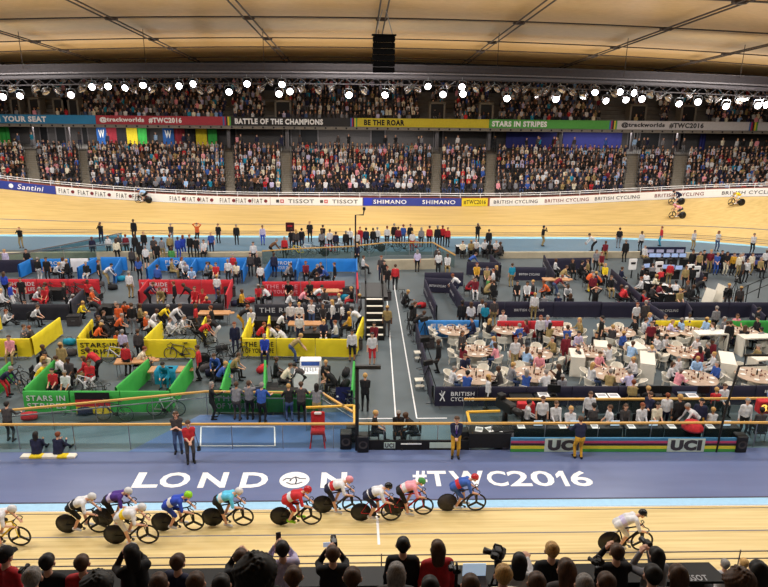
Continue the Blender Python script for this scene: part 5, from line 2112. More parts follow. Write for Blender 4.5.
crowd_list('team_staff', 'by the yellow barriers', '23 341 grey charcoal ground R;33 342 charcoal black ground L;13 362 pink khaki sit C;100 341 black black sit R;97 344 orange black bentsit R;106 342 black charcoal bentsit L;122 352 orange black bentsit C;125 361 lavender navy stand A grey;141 361 charcoal black stand A;128 376 red black stand A;197 380 red black stand L;'
           '258 345 red black bentsit R;275 346 white black bentsit L;286 350 white black bentsit L;300 343 white navy stand C;312 343 khaki black ground R;324 344 navy white sit C;331 344 white jeans sit L;350 336 mustard black sit L;357 332 white black bend L;352 361 white black stand C sh;372 365 white red stand C sh;266 359 royal navy sit C;295 362 khaki jeans bend R;'
           '374 346 maroon black sit C')
crowd_list('team_staff', 'by the green barriers', '45 372 black black sit R;38 383 white black bentsit R;44 385 yellow white bentsit R;52 384 cream black sit C;60 381 white black bentsit L;66 380 khaki khaki stand C long;72 386 charcoal black sit C;86 384 red khaki sit L long;96 379 red black bend L;92 388 red white sit C;56 396 red black sit C;68 398 white black sit C;'
           '136 373 cream cream bentsit R;168 385 teal teal bentsit C;218 376 blue black bentsit C;219 388 blue black bentsit R;231 381 khaki black bentsit R;276 384 black black sit R;283 390 cream charcoal bentsit R;326 387 black khaki sit C;335 394 black black bentsit L;302 392 charcoal black bend L;6 396 navy red bend R')
# officials leaning on the rail before the green barriers
crowd_list('rail_official', 'at the timber rail', '12 440 charcoal black rail A black;213 419 black black reach R grey;238 419 grey charcoal rail A;250 417 grey black camera A;263 422 blue black rail A;290 418 black jeans rail A;302 416 charcoal black rail A;319 419 grey khaki rail A;365 411 black black clasp A blond', vox=.022)
crowd_list('rail_official', 'behind the low black board', '374 444 black black sit R;398 443 black black sit C grey;411 443 black black bentsit L', vox=.024)
crowd_list('rail_official', 'beside the blue zone', '40 452 navy navy ground A long;61 452 navy navy ground A', vox=.02)
# sprint lanes and coaches' area
crowd_list('coach', 'beside the sprint lanes', '417 272 lavender black stand A grey;437 268 charcoal black stand A;438 275 white black stand C;447 273 white khaki sit C;405 307 black black crouch R;411 326 charcoal charcoal sit R;414 331 black black stand R;387 336 brown charcoal stand C;418 335 black black bend R;454 295 white navy bend L'.replace('brown', 'khaki'))
crowd_list('coach', 'in the coaches area', '471 271 blue black bend R;476 283 mustard black sit C;486 286 khaki black sit C;492 288 white green sit L;496 286 black charcoal sit L;466 296 maroon red bentsit R;473 298 maroon white sit C;480 299 khaki khaki bentsit R;493 302 black black sit A;511 287 teal khaki stand A;516 301 black black sit C;522 302 white black sit C;528 302 charcoal red sit L;'
           '548 300 orange black bentsit L;556 296 maroon jeans bend R;566 302 white black bentsit C;553 277 white black sit R;560 284 khaki white bentsit R;571 278 black black sit C;580 280 black black sit R;587 278 khaki black sit L;594 272 grey black stand C;600 270 maroon khaki sit C;586 288 orange black bentsit R;591 300 maroon black stand C;'
           '595 292 navy yellow sit L;604 282 yellow black sit C;600 290 orange black bentsit L;609 296 black khaki sit C;618 286 navy black sit R;619 306 red black bentsit R;628 305 red red bentsit L;636 305 red red ground R;598 318 black black headhands C;533 320 white khaki stand A;545 318 grey black sit A;556 318 navy black sit A;571 318 black charcoal sit A;'
           '592 252 white black bend L;624 262 black black stand A;604 258 maroon khaki sit C;643 262 white khaki sit C;488 250 black black stand A;500 260 charcoal black sit L')
crowd_list('jury_member', 'at the rear jury desks', '462 257 cream black table C;468 257 khaki black table C;474 256 white black table C;481 256 white black table C;489 258 black black table C;495 256 white black table C')
crowd_list('reporter', 'at the press desks', '645 291 white black table A;652 294 cream charcoal table R;660 288 red khaki table A;668 285 red khaki stand A;656 303 maroon black table R;664 303 black black table C;673 302 white charcoal table A;683 290 khaki black stand C;690 289 black black stand A;697 298 black black bend R;686 302 charcoal black sit L;677 311 khaki black sit C;'
           '647 305 charcoal black sit R;640 297 white black sit L;651 282 grey black sit A;725 310 black charcoal stand C;737 312 charcoal black stand C;640 285 black white sit R;690 306 black charcoal sit R')
crowd_list('medal_guest', 'before the sponsor wall', '690 273 black black stand C;695 274 khaki black stand C long;701 273 black black clasp C;706 273 brown khaki stand C;712 274 blue blue clasp C;719 273 black black stand C;724 275 black cream clasp C long;729 275 mustard black stand C;734 276 cream khaki stand C long;739 275 white black stand C;744 282 white black stand C;'
           '749 275 cream khaki stand C long;757 276 khaki black sit C;763 272 white black stand C;741 283 charcoal black stand L'.replace('brown', 'maroon'), vox=.03)
# waiters and standing guests among the tables
crowd_list('standing_guest', 'among the guest tables', '438 372 black black stand L;461 330 black black stand A;468 331 white black stand A;484 331 teal black stand A;493 327 charcoal khaki stand A;481 328 white black stand C;515 371 white khaki stand C;545 347 white black stand C;552 346 lavender black stand C;601 346 black black stand L;577 372 charcoal black sit L;'
           '634 330 white black stand C;641 330 charcoal charcoal stand A;648 352 maroon black stand C;713 334 grey black stand A;726 351 black charcoal stand A;741 342 black black sit L;757 370 khaki grey table L;704 376 white white sit L;702 367 maroon black sit C long;757 338 black black stand R;655 348 black black sit C;555 363 maroon maroon stand C')

# front row: officials between the two balustrades
crowd_list('finish_judge', 'behind the rainbow board', '540 434 white black stand C;549 433 white black sit C;557 434 white black sit C;587 428 white black stand C;608 436 white black sit L;620 434 charcoal black sit C;632 434 white black sit C;641 434 cream black sit C;486 408 white black stand L blond;553 405 grey khaki sit C;627 407 khaki black sit A;660 431 white navy stand A;'
           '673 434 black black stand A;709 438 white black sit A;720 412 white black sit C;741 436 white black stand C grey;718 418 red black sit A;757 440 charcoal black sit A;530 432 white black sit R;681 436 white black bend L;648 420 black black sit A;594 435 charcoal black sit A', vox=.022)
def big(px, py, rz, **k):
    return dressed('race_official', G(px, py), k.pop('pose', 'stand'), R(rz), vox=.016, **k)


big(455, 457, 176, pose='clasp', top='navy', bot='mustard', hair='brown', label='official in navy blazer, purple tie and mustard trousers standing on the blue zone', topname='blazer', tie='purple')
big(577, 457, 4, pose='rail', top='navy', bot='mustard', hair='brown', label='official in navy blazer and mustard trousers seen from behind, leaning on the front handrail', topname='blazer')
big(696, 437, 150, pose='stand', top='navy', bot='mustard', hair='black', label='official in navy blazer and mustard trousers behind the red cushion', topname='blazer')
big(646, 430, 120, pose='fold', top='navy', bot='black', hair='brown', label='official in dark blazer and black trousers behind the rainbow board', topname='blazer')
big(179, 452, 190, pose='fold', top='charcoal', bot='jeans', hair='brown', style='long', label='woman with long brown hair and jeans beside the photographer in red', topname='shirt', sleeve=False)
big(191, 462, 200, pose='clasp', top='red', bot='charcoal', hair='brown', label='photographer in red vest holding a camera in front of the balustrade', topname='vest', sleeve=False)

# ------------------------------------------------------------------ infield equipment
p = G(191, 462)
t = thing('hand_camera', 'black hand camera hanging beside the photographer in red', 'camera', (p.x + .36, p.y - .05, .62))
MB().box((0, 0, 0), (.12, .1, .2), bev=.02).build('camera_body', M_BLACK, t)
MB().lathe([(.001, -.14), (.05, -.14), (.045, 0)], 10, axis='y').build('lens', M_CARBON, t)
MB().path([(0, 0, .1), (-.06, .03, .35), (-.16, .05, .75)], .012, 6).build('strap', M_BLACK, t)
# red starter's seat with its white frame
c = at(318, 445)
t = thing('start_seat', 'red plastic starter seat on a red steel frame behind the front glass', 'seat', c)
MB().box((0, 0, .62), (.55, .5, .08), bev=.02).build('seat', cloth('red'), t)
MB().box((0, .25, 1.0), (.55, .07, .72), bev=.03).build('backrest', cloth('red'), t)
MB().box((0, .2, 1.32), (.3, .05, .1), bev=.02).build('headrest', M_WHITE, t)
for sx in (-1, 1):
    for sy in (-1, 1):
        MB().tube((sx * .3, sy * .28, 0), (sx * .22, sy * .2, .6), .03, 6).build('leg', cloth('red'), t)
# judges' desk and long officials' desk
for px, py, lab, L in ((488, 446, 'black judges desk with papers beside the low black board', 1.5),):
    use(DESK, px, py, lab)
for i, px in enumerate((528, 562, 600, 640, 678, 716)):
    use(DESK, px, 441.5, 'black officials desk behind the rainbow board', 0, 'officials desks', scale=(.9, .8, 1))
for i, px in enumerate((519, 536, 560, 572, 592, 612, 628, 650, 668, 690, 706, 722)):
    c = at(px, 441.5)
    if i % 2:
        use(LAPTOP, 0, 0, 'open laptop on the officials desks', PI, 'laptops on the officials desks', loc=(c.x, c.y + .05, .757))
    else:
        use(PAPER, 0, 0, 'white paper sheet on the officials desks', 0, 'papers on the officials desks', loc=(c.x, c.y - .1, .757))
for px in (478, 489, 498):
    c = at(px, 446)
    use(PAPER, 0, 0, 'white paper sheet on the judges desk', rnd.uniform(-.4, .4), 'papers on the judges desk', loc=(c.x, c.y, .757))
for px, py in ((520, 411), (545, 411), (606, 411), (640, 412), (662, 411), (690, 412)):
    use(DESK, px, py, 'black timing desk in the rear row of officials', 0, 'timing desks', scale=(.6, .9, 1))
for px, py, k in ((542, 410, 0), (552, 410, 1), (600, 411, 0), (612, 411, 0), (640, 411, 1), (662, 411, 1), (650, 411, 1), (690, 411, 0), (700, 411, 1)):
    c = at(px, py)
    if k:
        use(SCREEN, 0, 0, 'monitor on the timing desks', PI + rnd.uniform(-.3, .3), 'monitors on the timing desks', loc=(c.x, c.y, .757))
    else:
        use(PAPER, 0, 0, 'white paper sheet on the timing desks', 0, 'papers on the timing desks', loc=(c.x, c.y, .757), scale=(1.6, 1.2, 1))
# red timing boxes
c = at(524, 428)
t = thing('timing_box', 'red timing box with a white bar on a stand by the television camera', 'scoreboard', c)
h0 = V(524, 408, c.y).z
MB().box((0, 0, h0), (.72, .3, .52), bev=.03).build('case', cloth('red'), t)
MB().box((0, -.16, h0 - .02), (.40, .02, .07)).build('bar', M_WHITE, t)
MB().tube((0, 0, 0), (0, 0, h0), .04, 8).build('stand', M_BLACK, t)
c = at(765, 430)
t = thing('lap_counter', 'red lap counter with amber digits beside the officials', 'scoreboard', c)
h0 = V(766, 406, c.y).z
MB().box((0, 0, h0), (1.1, .35, .56), bev=.03).build('case', cloth('red'), t)
MB().box((0, -.18, h0), (.95, .02, .44)).build('display', mat('dark red display', (110, 30, 24), .4), t)
lettering('83', .56, .34, mat('amber digits', (250, 200, 90), .4, emit=1.2), t, (-.22, -.2, h0), bold=.03)
MB().tube((-.3, 0, 0), (-.3, 0, h0 - .28), .04, 8).build('stand', M_BLACK, t)
MB().tube((.3, 0, 0), (.3, 0, h0 - .28), .04, 8).build('stand', M_BLACK, t)
# television camera on a big black pedestal
c = at(504, 431)
t = thing('television_camera', 'large black television camera on a pedestal beside the red timing box', 'camera', c, R(30))
q = MB()
for a in (.4, 2.5, 4.6):
    q.bar((.5 * math.cos(a), .5 * math.sin(a), .05), (0, 0, .5), .08, .08)
q.lathe([(.001, .3), (.14, .3), (.1, 1.0), (.001, 1.0)], 12)
q.build('pedestal', M_BLACK, t)
MB().box((0, 0, 1.2), (.34, 1.0, .42), bev=.05).build('camera_body', M_BLACK, t)
MB().lathe([(.001, -.95), (.17, -.95), (.15, -.5), (.12, -.3)], 14, (0, 0, 1.2), axis='y').build('lens', M_CARBON, t)
MB().box((0, .3, 1.52), (.3, .3, .2), bev=.03).build('viewfinder', M_BLACK, t)
c = at(690, 446)
q = MB().lathe([(.001, .36), (.3, .30), (.42, .1), (.40, .0), (.001, 0)], 18)
q2 = thing('red_cushion', 'red dome shaped cushion behind the rainbow board', 'cushion', (c.x, c.y + .05, .757))
q.build('cushion', cloth('red'), q2)
MB().lathe([(.40, .03), (.43, .02), (.43, .06), (.41, .08)], 18).build('piping', cloth('maroon'), q2)
for px, py in ((465, 445), (503, 446), (738, 450), (346, 447), (352, 440), (363, 450)):
    use(SPK, px, py, 'black floor speaker near the front balustrade', 0, 'floor speakers')
for px, py, l in ((497, 446, 'blue'), (506, 447, 'grey')):
    use(CASE, px, py, '%s bag like case beside the judges desk' % l, .3, mats={'shell': cloth(l)}, scale=(.6, .7, 1.3))
c = at(53, 452)
t = thing('starter_sledge', 'white and yellow board lying beside the two people sitting on the floor', 'board', (c.x, c.y - .38, 0))
MB().box((0, 0, .05), (2.1, .28, .10), bev=.03).build('deck', M_PLAST, t)
for x, w_ in ((-.45, .5), (.55, .4)):
    MB().box((x, -.01, .065), (w_, .29, .09), bev=.02).build('yellow_band', cloth('yellow'), t)
# podium stairs and the black stage by the pits
c0, c1 = at(366, 341), at(384, 341)
t = thing('podium_stairs', 'black stairs with pale treads at the end of the pits', 'stairs', ((c0.x + c1.x) / 2, c0.y, 0))
wdt = c1.x - c0.x
for i in range(6):
    MB().box((0, .3 + .42 * i, .28 * i + .14), (wdt, .42, .28)).build('riser', M_BLACK, t)
    MB().box((0, .3 + .42 * i - .1, .28 * i + .29), (wdt - .1, .2, .03)).build('tread', M_PLAST, t)
q = MB()
for s in (-1, 1):
    q.path([(s * wdt / 2, .1, .0), (s * wdt / 2, .1, .9), (s * wdt / 2, 2.6, 2.5), (s * wdt / 2, 2.6, 1.6)], .03, 6)
q.build('handrail', M_BLACK, t)
t = thing('black_stage', 'black scaffold stage with railings behind the podium stairs', 'stage', ((c0.x + c1.x) / 2, c0.y + 2.75 + 1.5, 0))
MB().box((0, 0, 1.60), (wdt + .6, 2.9, .12)).build('deck', M_BLACK, t)
for sx in (-1, 1):
    for sy in (-1, 1):
        MB().tube((sx * wdt / 2, sy * 1.3, 0), (sx * wdt / 2, sy * 1.3, 2.6), .04, 6).build('post', M_BLACK, t)
    MB().tube((sx * wdt / 2, -1.3, 2.6), (sx * wdt / 2, 1.3, 2.6), .03, 6).build('railing', M_BLACK, t)
# white chest and catering unit in the green pit
c = at(307, 390)
t = thing('white_counter', 'white refreshment counter with a raised back shelf by the green barriers', 'counter', c)
MB().box((0, 0, .5), (1.15, .75, 1.0), bev=.03).build('cabinet', M_WHITE, t)
MB().box((.15, .7, .65), (1.0, .5, 1.3), bev=.03).build('back_shelf', M_WHITE, t)
MB().box((.15, .45, 1.15), (.85, .02, .2)).build('blue_panel', cloth('blue'), t)
WBOT = MB().lathe([(.001, 0), (.034, 0), (.034, .15), (.014, .19), (.014, .22), (.001, .22)], 8).mesh('bottle', [mat('clear water bottle', (210, 220, 226), .15, noise=.02)])
for i in range(8):
    o = obj('water_bottle', WBOT, None, (c.x - .45 + .125 * i, c.y + .1 * (i % 2) - .1, 1.0))
    _props(o, '=small clear water bottle on the white refreshment counter', 'bottle', 'bottles on the refreshment counter')
c = at(279, 404)
use(DESK, 279, 406, 'black desk with dark drawers behind the green barriers', 0)
for px, py, lab, rz in ((170, 383, 'tan massage table under the turquoise towel', 0), (136, 374, 'tan massage table in the middle green pit', .1), (277, 405, 'tan massage table behind the official in blue', 0), (305, 335, 'tan massage table in the yellow pit', 0), (215, 324, 'tan massage table by the black barriers', 0),
                        (325, 301, 'long tan massage table in the red pit', 0), (555, 289, 'tan massage table in the coaches area', 0)):
    if px != 277:
        use(MASS, px, py, lab, rz)
c = at(168, 386)
q = MB().grid([[(-.5 + 1.0 * i / 6, -.36 - .03 * math.sin(i * 2), z) for i in range(7)] for z in (.1, .4, .77)] + [[(-.5 + 1.0 * i / 6, .3, .775) for i in range(7)]], smooth=True)
o = q.build('turquoise_towel', cloth('teal'))
cc = at(170, 383)
o.location = (cc.x - .1, cc.y, 0)
_props(o, 'large turquoise towel draped over the massage table in the green pit', 'towel')
o['category'] = 'towel'
for i, (px, py, rz) in enumerate(((70, 345, 0), (71, 356, .2), (258, 395, 0), (262, 372, 1.2), (346, 376, 1.4), (183, 352, 1), (222, 352, .4), (330, 350, .2), (100, 318, .4), (152, 349, 0), (152, 330, .3), (228, 369, 1.2), (345, 388, 1.2), (190, 316, .1), (236, 306, .4), (250, 303, .3), (113, 290, .2), (122, 281, .5),
                                 (335, 400, .2), (206, 371, .7), (212, 376, .2), (421, 308, .2), (80, 298, .1), (344, 300, .3), (520, 330, .2), (100, 287, .4), (86, 415, .2), (30, 420, .2))):
    cl = ['black', 'charcoal', 'navy', 'red', 'black', 'teal'][i % 6] if i else 'teal'
    w = 'red' if py < 312 else 'black' if py < 328 else 'yellow' if py < 362 else 'green'
    use(BAG, px, py, '%s kit bag on the floor near the %s barriers' % (cl, w), rz, 'kit bags', mats={'body': cloth(cl)})
for i, (px, py, rz) in enumerate(((75, 325, .1), (195, 327, .2), (150, 355, 0), (318, 321, 0), (355, 349, .2), (270, 397, .1), (348, 296, .1), (230, 296, .2), (385, 300, .2), (427, 347, 0), (280, 316, 0), (110, 327, .2))):
    w = 'red' if py < 312 else 'black' if py < 330 else 'yellow' if py < 362 else 'green'
    use(CASE, px, py, 'dark equipment case near the %s barriers' % w, rz, 'equipment cases')
for px, py in ((116, 317), (125, 318), (270, 331), (55, 300), (316, 344)):
    use(DESK, px, py, 'black mechanic bench near the %s barriers' % ('red' if py < 312 else 'black' if py < 340 else 'yellow'), 0, 'mechanic benches')
for px, py in ((418, 360), (419, 388)):
    use(STOOL, px, py, 'pale step stool beside the sprint lanes', .1, 'step stools')
for px, py, rz in ((413, 330, 2), (424, 343, 2.2), (428, 390, 2.0), (425, 365, 1.9), (725, 312, -1), (733, 300, -.6)):
    use(TRIPOD, px, py, 'black camera tripod %s' % ('along the sprint lanes' if px < 500 else 'behind the white boards'), rz, 'camera tripods')
# rear jury desks, press desks, sponsor table, white display boards
for px in (460, 473, 487, 497):
    use(DESK, px, 255, 'black rear jury desk with white papers', 0, 'rear jury desks', scale=(.5, .8, 1))
for px in (460, 468, 474, 480, 488, 496):
    c = at(px, 255)
    use(PAPER, 0, 0, 'white paper sheet on the rear jury desks', 0, 'papers on the rear jury desks', loc=(c.x, c.y + .1, .757), scale=(2.2, 1.4, 1))
for px, py in ((646, 268), (658, 268), (670, 268), (682, 268), (647, 279), (660, 279), (672, 280), (645, 293), (655, 294), (665, 295), (675, 297), (655, 303), (668, 304), (700, 282)):
    use(DESK, px, py, 'black press desk behind the coaches area', 0, 'press desks', scale=(.47, .7, 1))
for px, py, k in ((631, 278, 0), (657, 281, 0), (694, 286, 0), (688, 284, 0)):
    c = at(px, py)
    t = thing('white_display', 'white backed monitor on a black stand by the press desks', 'screen', c, R(10), 'white backed monitors')
    MB().box((0, 0, 1.05), (.62, .12, .82), bev=.03).build('case', M_WHITE, t)
    MB().box((0, -.07, 1.15), (.36, .02, .16)).build('panel', M_BLACK, t)
    MB().tube((0, 0, 0), (0, 0, .7), .05, 8).build('stand', M_BLACK, t)
for i, (px, py) in enumerate(((644, 279), (650, 268), (662, 280), (668, 280), (676, 281), (655, 268), (664, 268), (672, 268), (680, 268), (648, 293), (653, 293), (661, 295), (668, 296), (674, 297), (659, 303), (666, 304))):
    c = at(px, py)
    if i < 9:
        use(SCREEN, 0, 0, 'blue lit monitor on the press desks', R(rnd.uniform(-20, 20)), 'monitors on the press desks', loc=(c.x, c.y - .12, .757))
    else:
        use(PAPER, 0, 0, 'white paper sheet on the press desks', 0, 'papers on the press desks', loc=(c.x, c.y, .757), scale=(1.7, 1.3, 1))
for i, (px, py) in enumerate(((709, 304), (719, 304))):
    c = at(px, py)
    t = thing('white_board', '%s white display board leaning beside the grey railing' % ('narrow' if i == 0 else 'wide'), 'board', c, R(-8 if i else 12))
    hh = 1.0 if i == 0 else 1.25
    MB().bar((-.2, 0, .05), (.12, .1, hh), .75 if i == 0 else 1.0, .06).build('panel', M_PLAST, t)
    MB().bar((-.1, .5, 0), (.1, .12, hh * .9), .05, .05).build('prop', M_STEEL, t)
t, L = infield_board(644, 684, 259, 1.0, cloth('navy'), 'navy sponsor table front with pale lettering before the far kerb')
for i in range(4):
    MB().box((-L * .38 + L * .25 * i, -.05, .68), (L * .18, .02, .26)).build('logo_panel', mat('pale violet', (190, 190, 226), .5), t)
    MB().box((-L * .36 + L * .24 * i, -.05, .3), (L * .2, .02, .16)).build('logo_panel', MATS['pale violet'], t)
t, L = infield_board(688, 764, 269, 1.25, cloth('navy'), 'long navy sponsor wall with pale lettering behind the lined up group')
for i in range(4):
    lettering('BRITISH CYCLING', L * .2, .16, MATS['pale violet'], t, (-L * .37 + L * .25 * i, -.06, 1.05))
    MB().box((-L * .37 + L * .25 * i, -.05, .55), (L * .2, .02, .35)).build('logo_panel', mat('violet blue', (90, 96, 170), .5), t)
t = thing('grey_railing', 'dark railing with uprights round the camera platform at the right edge', 'railing', at(733, 310))
o0 = at(733, 310)
for px, py in ((733, 310), (745, 304), (758, 298), (772, 292)):
    p = at(px, py) - o0
    MB().tube(p, p + Vector((0, 0, 1.3)), .035, 6).build('post', M_BLACK, t)
for h in (.7, 1.3):
    q = MB().path([at(px, py) - o0 + Vector((0, 0, h)) for px, py in ((733, 310), (745, 304), (758, 298), (772, 292))], .03, 6)
    q.build('rail', M_BLACK, t)

# ------------------------------------------------------------------ spectators
CROWDC = ['black'] * 13 + ['charcoal'] * 9 + ['navy'] * 6 + ['white'] * 4 + ['grey'] * 5 + ['red'] + ['maroon', 'blue', 'sky', 'pink', 'cream', 'cream', 'khaki', 'brown', 'lavender', 'teal', 'charcoal', 'jeans']
BLK = [(-60, 26), (40, 80), (90, 225), (234.5, 281), (292, 431), (441, 485), (496, 625), (638, 672), (686, 840)]


def crowd_rows():
    """seats of the far lower tier: (x, y, z, row, block)"""
    for i in range(NLOW):
        y, z = row_y(0, i) - .05, row_z(i)
        for bi, (a, b) in enumerate(BLK):
            xa, xb = max(V(a, 170, y).x, XL + 1), min(V(b, 170, y).x, XR - 1)
            n = int((xb - xa) / (.58 if i < 3 else .49))
            for k in range(n):
                if rnd.random() < .04:
                    continue
                yield (xa + (k + .5) * (xb - xa) / n + rnd.uniform(-.02, .02), y + rnd.uniform(-.05, .05), z, i, bi)


lowseats = list(crowd_rows())
vis = lambda s: -4 < proj((s[0], s[1], s[2] + 1))[0] < 772
front = sorted([s for s in lowseats if vis(s)], key=lambda s: (s[3], s[0]))
N_IND = 256
ind = front[:N_IND]
rest = [s for s in lowseats if s not in set(ind)]
SEATN = ['front', 'second', 'third', 'fourth']
for s in ind:
    top, hr = rnd.choice(CROWDC), rnd.choice(HAIRC)
    st = rnd.choice(['short', 'short', 'long'])
    person('spectator', loc=(s[0], s[1], s[2] - .02), top=top, bot=rnd.choice(['black', 'navy', 'jeans', 'charcoal']), pose=rnd.choice(['sit', 'clap', 'sitcam', 'sit', 'table']), face=180 + rnd.uniform(-15, 15), hair=hr, style=st, vox=.045, sleeve=rnd.random() < .6,
           group='spectators in the far lower tier', label='%s clad %s-haired spectator, %s row of %s far block' % (top, hr, SEATN[s[3]], ordn(s[4])), scale=rnd.uniform(.94, 1.02))
# the rest of the far crowd, too many and too small to count: one object
upseats = []
GAPS = [(-80, -20), (8, 15), (21, 33), (41, 57), (70, 82), (225, 232), (264, 278), (420, 431), (443, 455), (490, 500), (600, 632), (643, 660), (668, 682), (692, 706)]
for i in range(NUP):
    y, z = YU + .8 * i + .35, ZU + .42 * i + .08
    for k in range(int((XR - XL) / .5)):
        x = XL + .5 * k + rnd.uniform(-.07, .07)
        px = proj((x, y, z + 1))[0]
        if any(a < px < b for a, b in GAPS) or rnd.random() < .12:
            continue
        upseats.append((x, y, z))
stand = []
for k in range(46):
    x = rnd.uniform(XL + 2, XR - 2)
    stand.append((x, YC + rnd.uniform(.1, .9), ZC))
tmpl = {}
for ps in ('sit', 'clap', 'sitcam', 'stand', 'fold'):
    pr, _ = skeleton(ps, True, False, 'short')
    v, fc = surface(pr, .075)
    tmpl[ps] = (v, fc, regions(pr, v[fc].mean(1)))
CM = [skin(c) for c in ('fair', 'tan', 'dark')] + [hairm(c) for c in HAIR]
cols = sorted(set(CROWDC))
CM += [cloth(c) for c in cols]
vs, fs, ms = [], [], []
base = 0


def add_one(x, y, z, ps):
    global base
    v, fc, rg = tmpl[ps]
    a = PI + rnd.uniform(-.3, .3)
    k = rnd.uniform(.93, 1.04)
    w = v * k
    cs, sn = math.cos(a), math.sin(a)
    w = np.stack([w[:, 0] * cs - w[:, 1] * sn + x, w[:, 0] * sn + w[:, 1] * cs + y, w[:, 2] + z], 1)
    sk = rnd.choice((0, 0, 0, 1, 2))
    hr = 3 + rnd.choice((0, 1, 1, 2, 3, 4))
    tp = 8 + cols.index(rnd.choice(CROWDC))
    bt = 8 + cols.index(rnd.choice(('black', 'navy', 'charcoal', 'grey')))
    mp = np.array([sk, tp, bt, 8 + cols.index('black'), hr, hr, hr])
    vs.append(w)
    fs.append(fc + base)
    ms.append(mp[rg])
    base += len(v)


for s in rest:
    add_one(s[0], s[1], s[2], rnd.choice(('sit', 'sit', 'clap', 'sitcam')))
for s in upseats:
    add_one(s[0], s[1], s[2], rnd.choice(('sit', 'sit', 'clap', 'sitcam')))
for s in stand:
    add_one(s[0], s[1], s[2], rnd.choice(('stand', 'fold')))
me = np_mesh('far_crowd', np.concatenate(vs), np.concatenate(fs), np.concatenate(ms), 0)
for m in CM:
    me.materials.append(m)
o = obj('far_crowd', me)
o['kind'] = 'stuff'
o['label'] = 'dense seated crowd filling the far lower and upper tiers'
o['category'] = 'crowd'

# onlookers in the near stand, seen from behind: px, py = middle of the head
def near(px, py, row, top, hair, style, label, pose='stand', cap=None, rz=0, sk='fair', sleeve=True, vox=.013, lower=True):
    zf = {'a': 6.16, 'b': 7.6, 'c': 9.2, 'd': 10.3}[row]
    hz = {'stand': 1.66, 'rail': 1.6, 'camera': 1.66, 'fold': 1.66, 'reach': 1.66}.get(pose, 1.27)
    p = G(px, py, zf + hz)
    if pose in ('sit', 'table', 'clap', 'sitcam'):
        yb = -.06
    else:
        yb = -.03
    return dressed('spectator', (p.x, p.y + yb, zf), pose, R(rz), top, 'black', hair, style, sk, vox, sleeve, False, label, 'onlookers in the near stand', cap=cap, lower=lower)


NEAR = [(4, 556, 'a', 'red', 'black', 'short', 'onlooker in red top and black cap beside the first tripod camera', 'stand', 'black', -25), (47, 563, 'a', 'black', 'black', 'short', 'black haired onlooker in black top, just right of the first tripod camera'),
        (82, 564, 'a', 'red', 'brown', 'short', 'short haired onlooker in bright red top'), (133, 554, 'a', 'black', 'black', 'long', 'long haired onlooker in black top and black cap raising a hand', 'camera', 'black', 30), (177, 563, 'a', 'navy', 'brown', 'short', 'brown haired onlooker in dark navy top', 'stand', None, -20),
        (241, 558, 'a', 'black', 'brown', 'short', 'onlooker in black clapping beside the frizzy haired head', 'camera'), (283, 550, 'a', 'lavender', 'black', 'short', 'onlooker in lavender shirt with a phone at the ear', 'camera', None, 15), (333, 555, 'a', 'black', 'brown', 'short', 'onlooker in black filming with a raised camcorder', 'camera'),
        (403, 546, 'a', 'black', 'black', 'short', 'broad shouldered man in black top with a phone at the ear', 'stand'), (438, 549, 'a', 'red', 'brown', 'long', 'woman with straight brown hair in a red top'),
        (519, 562, 'a', 'white', 'black', 'long', 'long dark haired woman in white top by the black tripod camera', 'reach'), (552, 551, 'a', 'black', 'blond', 'short', 'short fair-haired man in black top right of the white topped woman'), (617, 553, 'a', 'black', 'brown', 'short', 'onlooker in black top behind the dark camera', 'camera'), (657, 556, 'a', 'grey', 'black', 'long', 'long black haired onlooker in grey top filming the track', 'camera', None, 20),
        (34, 583, 'b', 'charcoal', 'grey', 'short', 'grey haired head at the bottom left corner', 'sit'), (98, 588, 'b', 'black', 'black', 'frizz', 'bushy black haired head below the red topped onlooker', 'sit'), (160, 589, 'b', 'black', 'brown', 'short', 'dark brown head low between two black tops', 'sit'), (196, 588, 'b', 'charcoal', 'brown', 'short', 'brown haired head right of the navy topped onlooker', 'sit'),
        (256, 577, 'c', 'black', 'black', 'frizz', 'big frizzy black haired head close to the camera', 'sit'), (294, 582, 'b', 'brown', 'brown', 'short', 'brown haired head below the lavender shirt', 'sit'), (352, 583, 'b', 'black', 'brown', 'short', 'dark head below the camcorder', 'sit'), (396, 578, 'b', 'charcoal', 'grey', 'long', 'grey brown long haired head below the man in black', 'sit'),
        (470, 590, 'b', 'black', 'brown', 'short', 'brown haired head beside the laptop', 'sit'), (503, 580, 'b', 'cream', 'blond', 'short', 'blond head below the tripod camera', 'sit'), (536, 588, 'b', 'black', 'brown', 'short', 'dark brown head right of the blond one', 'sit'), (566, 574, 'b', 'charcoal', 'brown', 'long', 'brown haired head below the fair-haired man', 'sit'),
        (583, 590, 'b', 'grey', 'grey', 'short', 'grey fair head at the bottom edge', 'sit'), (606, 588, 'b', 'black', 'brown', 'short', 'brown head below the dark camera', 'sit'), (652, 580, 'b', 'black', 'black', 'short', 'black haired head below the filming onlooker', 'sit'), (677, 580, 'b', 'charcoal', 'brown', 'long', 'dark long haired head left of the slanted black panel end', 'sit'),
        (738, 584, 'b', 'black', 'brown', 'frizz', 'curly brown haired head right of the slanted black panel', 'sit'), (757, 576, 'b', 'black', 'black', 'long', 'dark head at the bottom right corner', 'sit'), (430, 592, 'b', 'black', 'black', 'short', 'black haired head at the bottom edge below the red top', 'sit'), (222, 590, 'b', 'black', 'black', 'short', 'black haired head beside the frizzy one', 'sit')]
NEARO = {}
for n_ in NEAR:
    px, py, row, top, hr, st, lab = n_[:7]
    NEARO[px] = near(px, py, row, 'khaki' if top == 'brown' else top, hr, st, lab, n_[7] if len(n_) > 7 else 'stand', n_[8] if len(n_) > 8 else None, n_[9] if len(n_) > 9 else rnd.uniform(-8, 8))
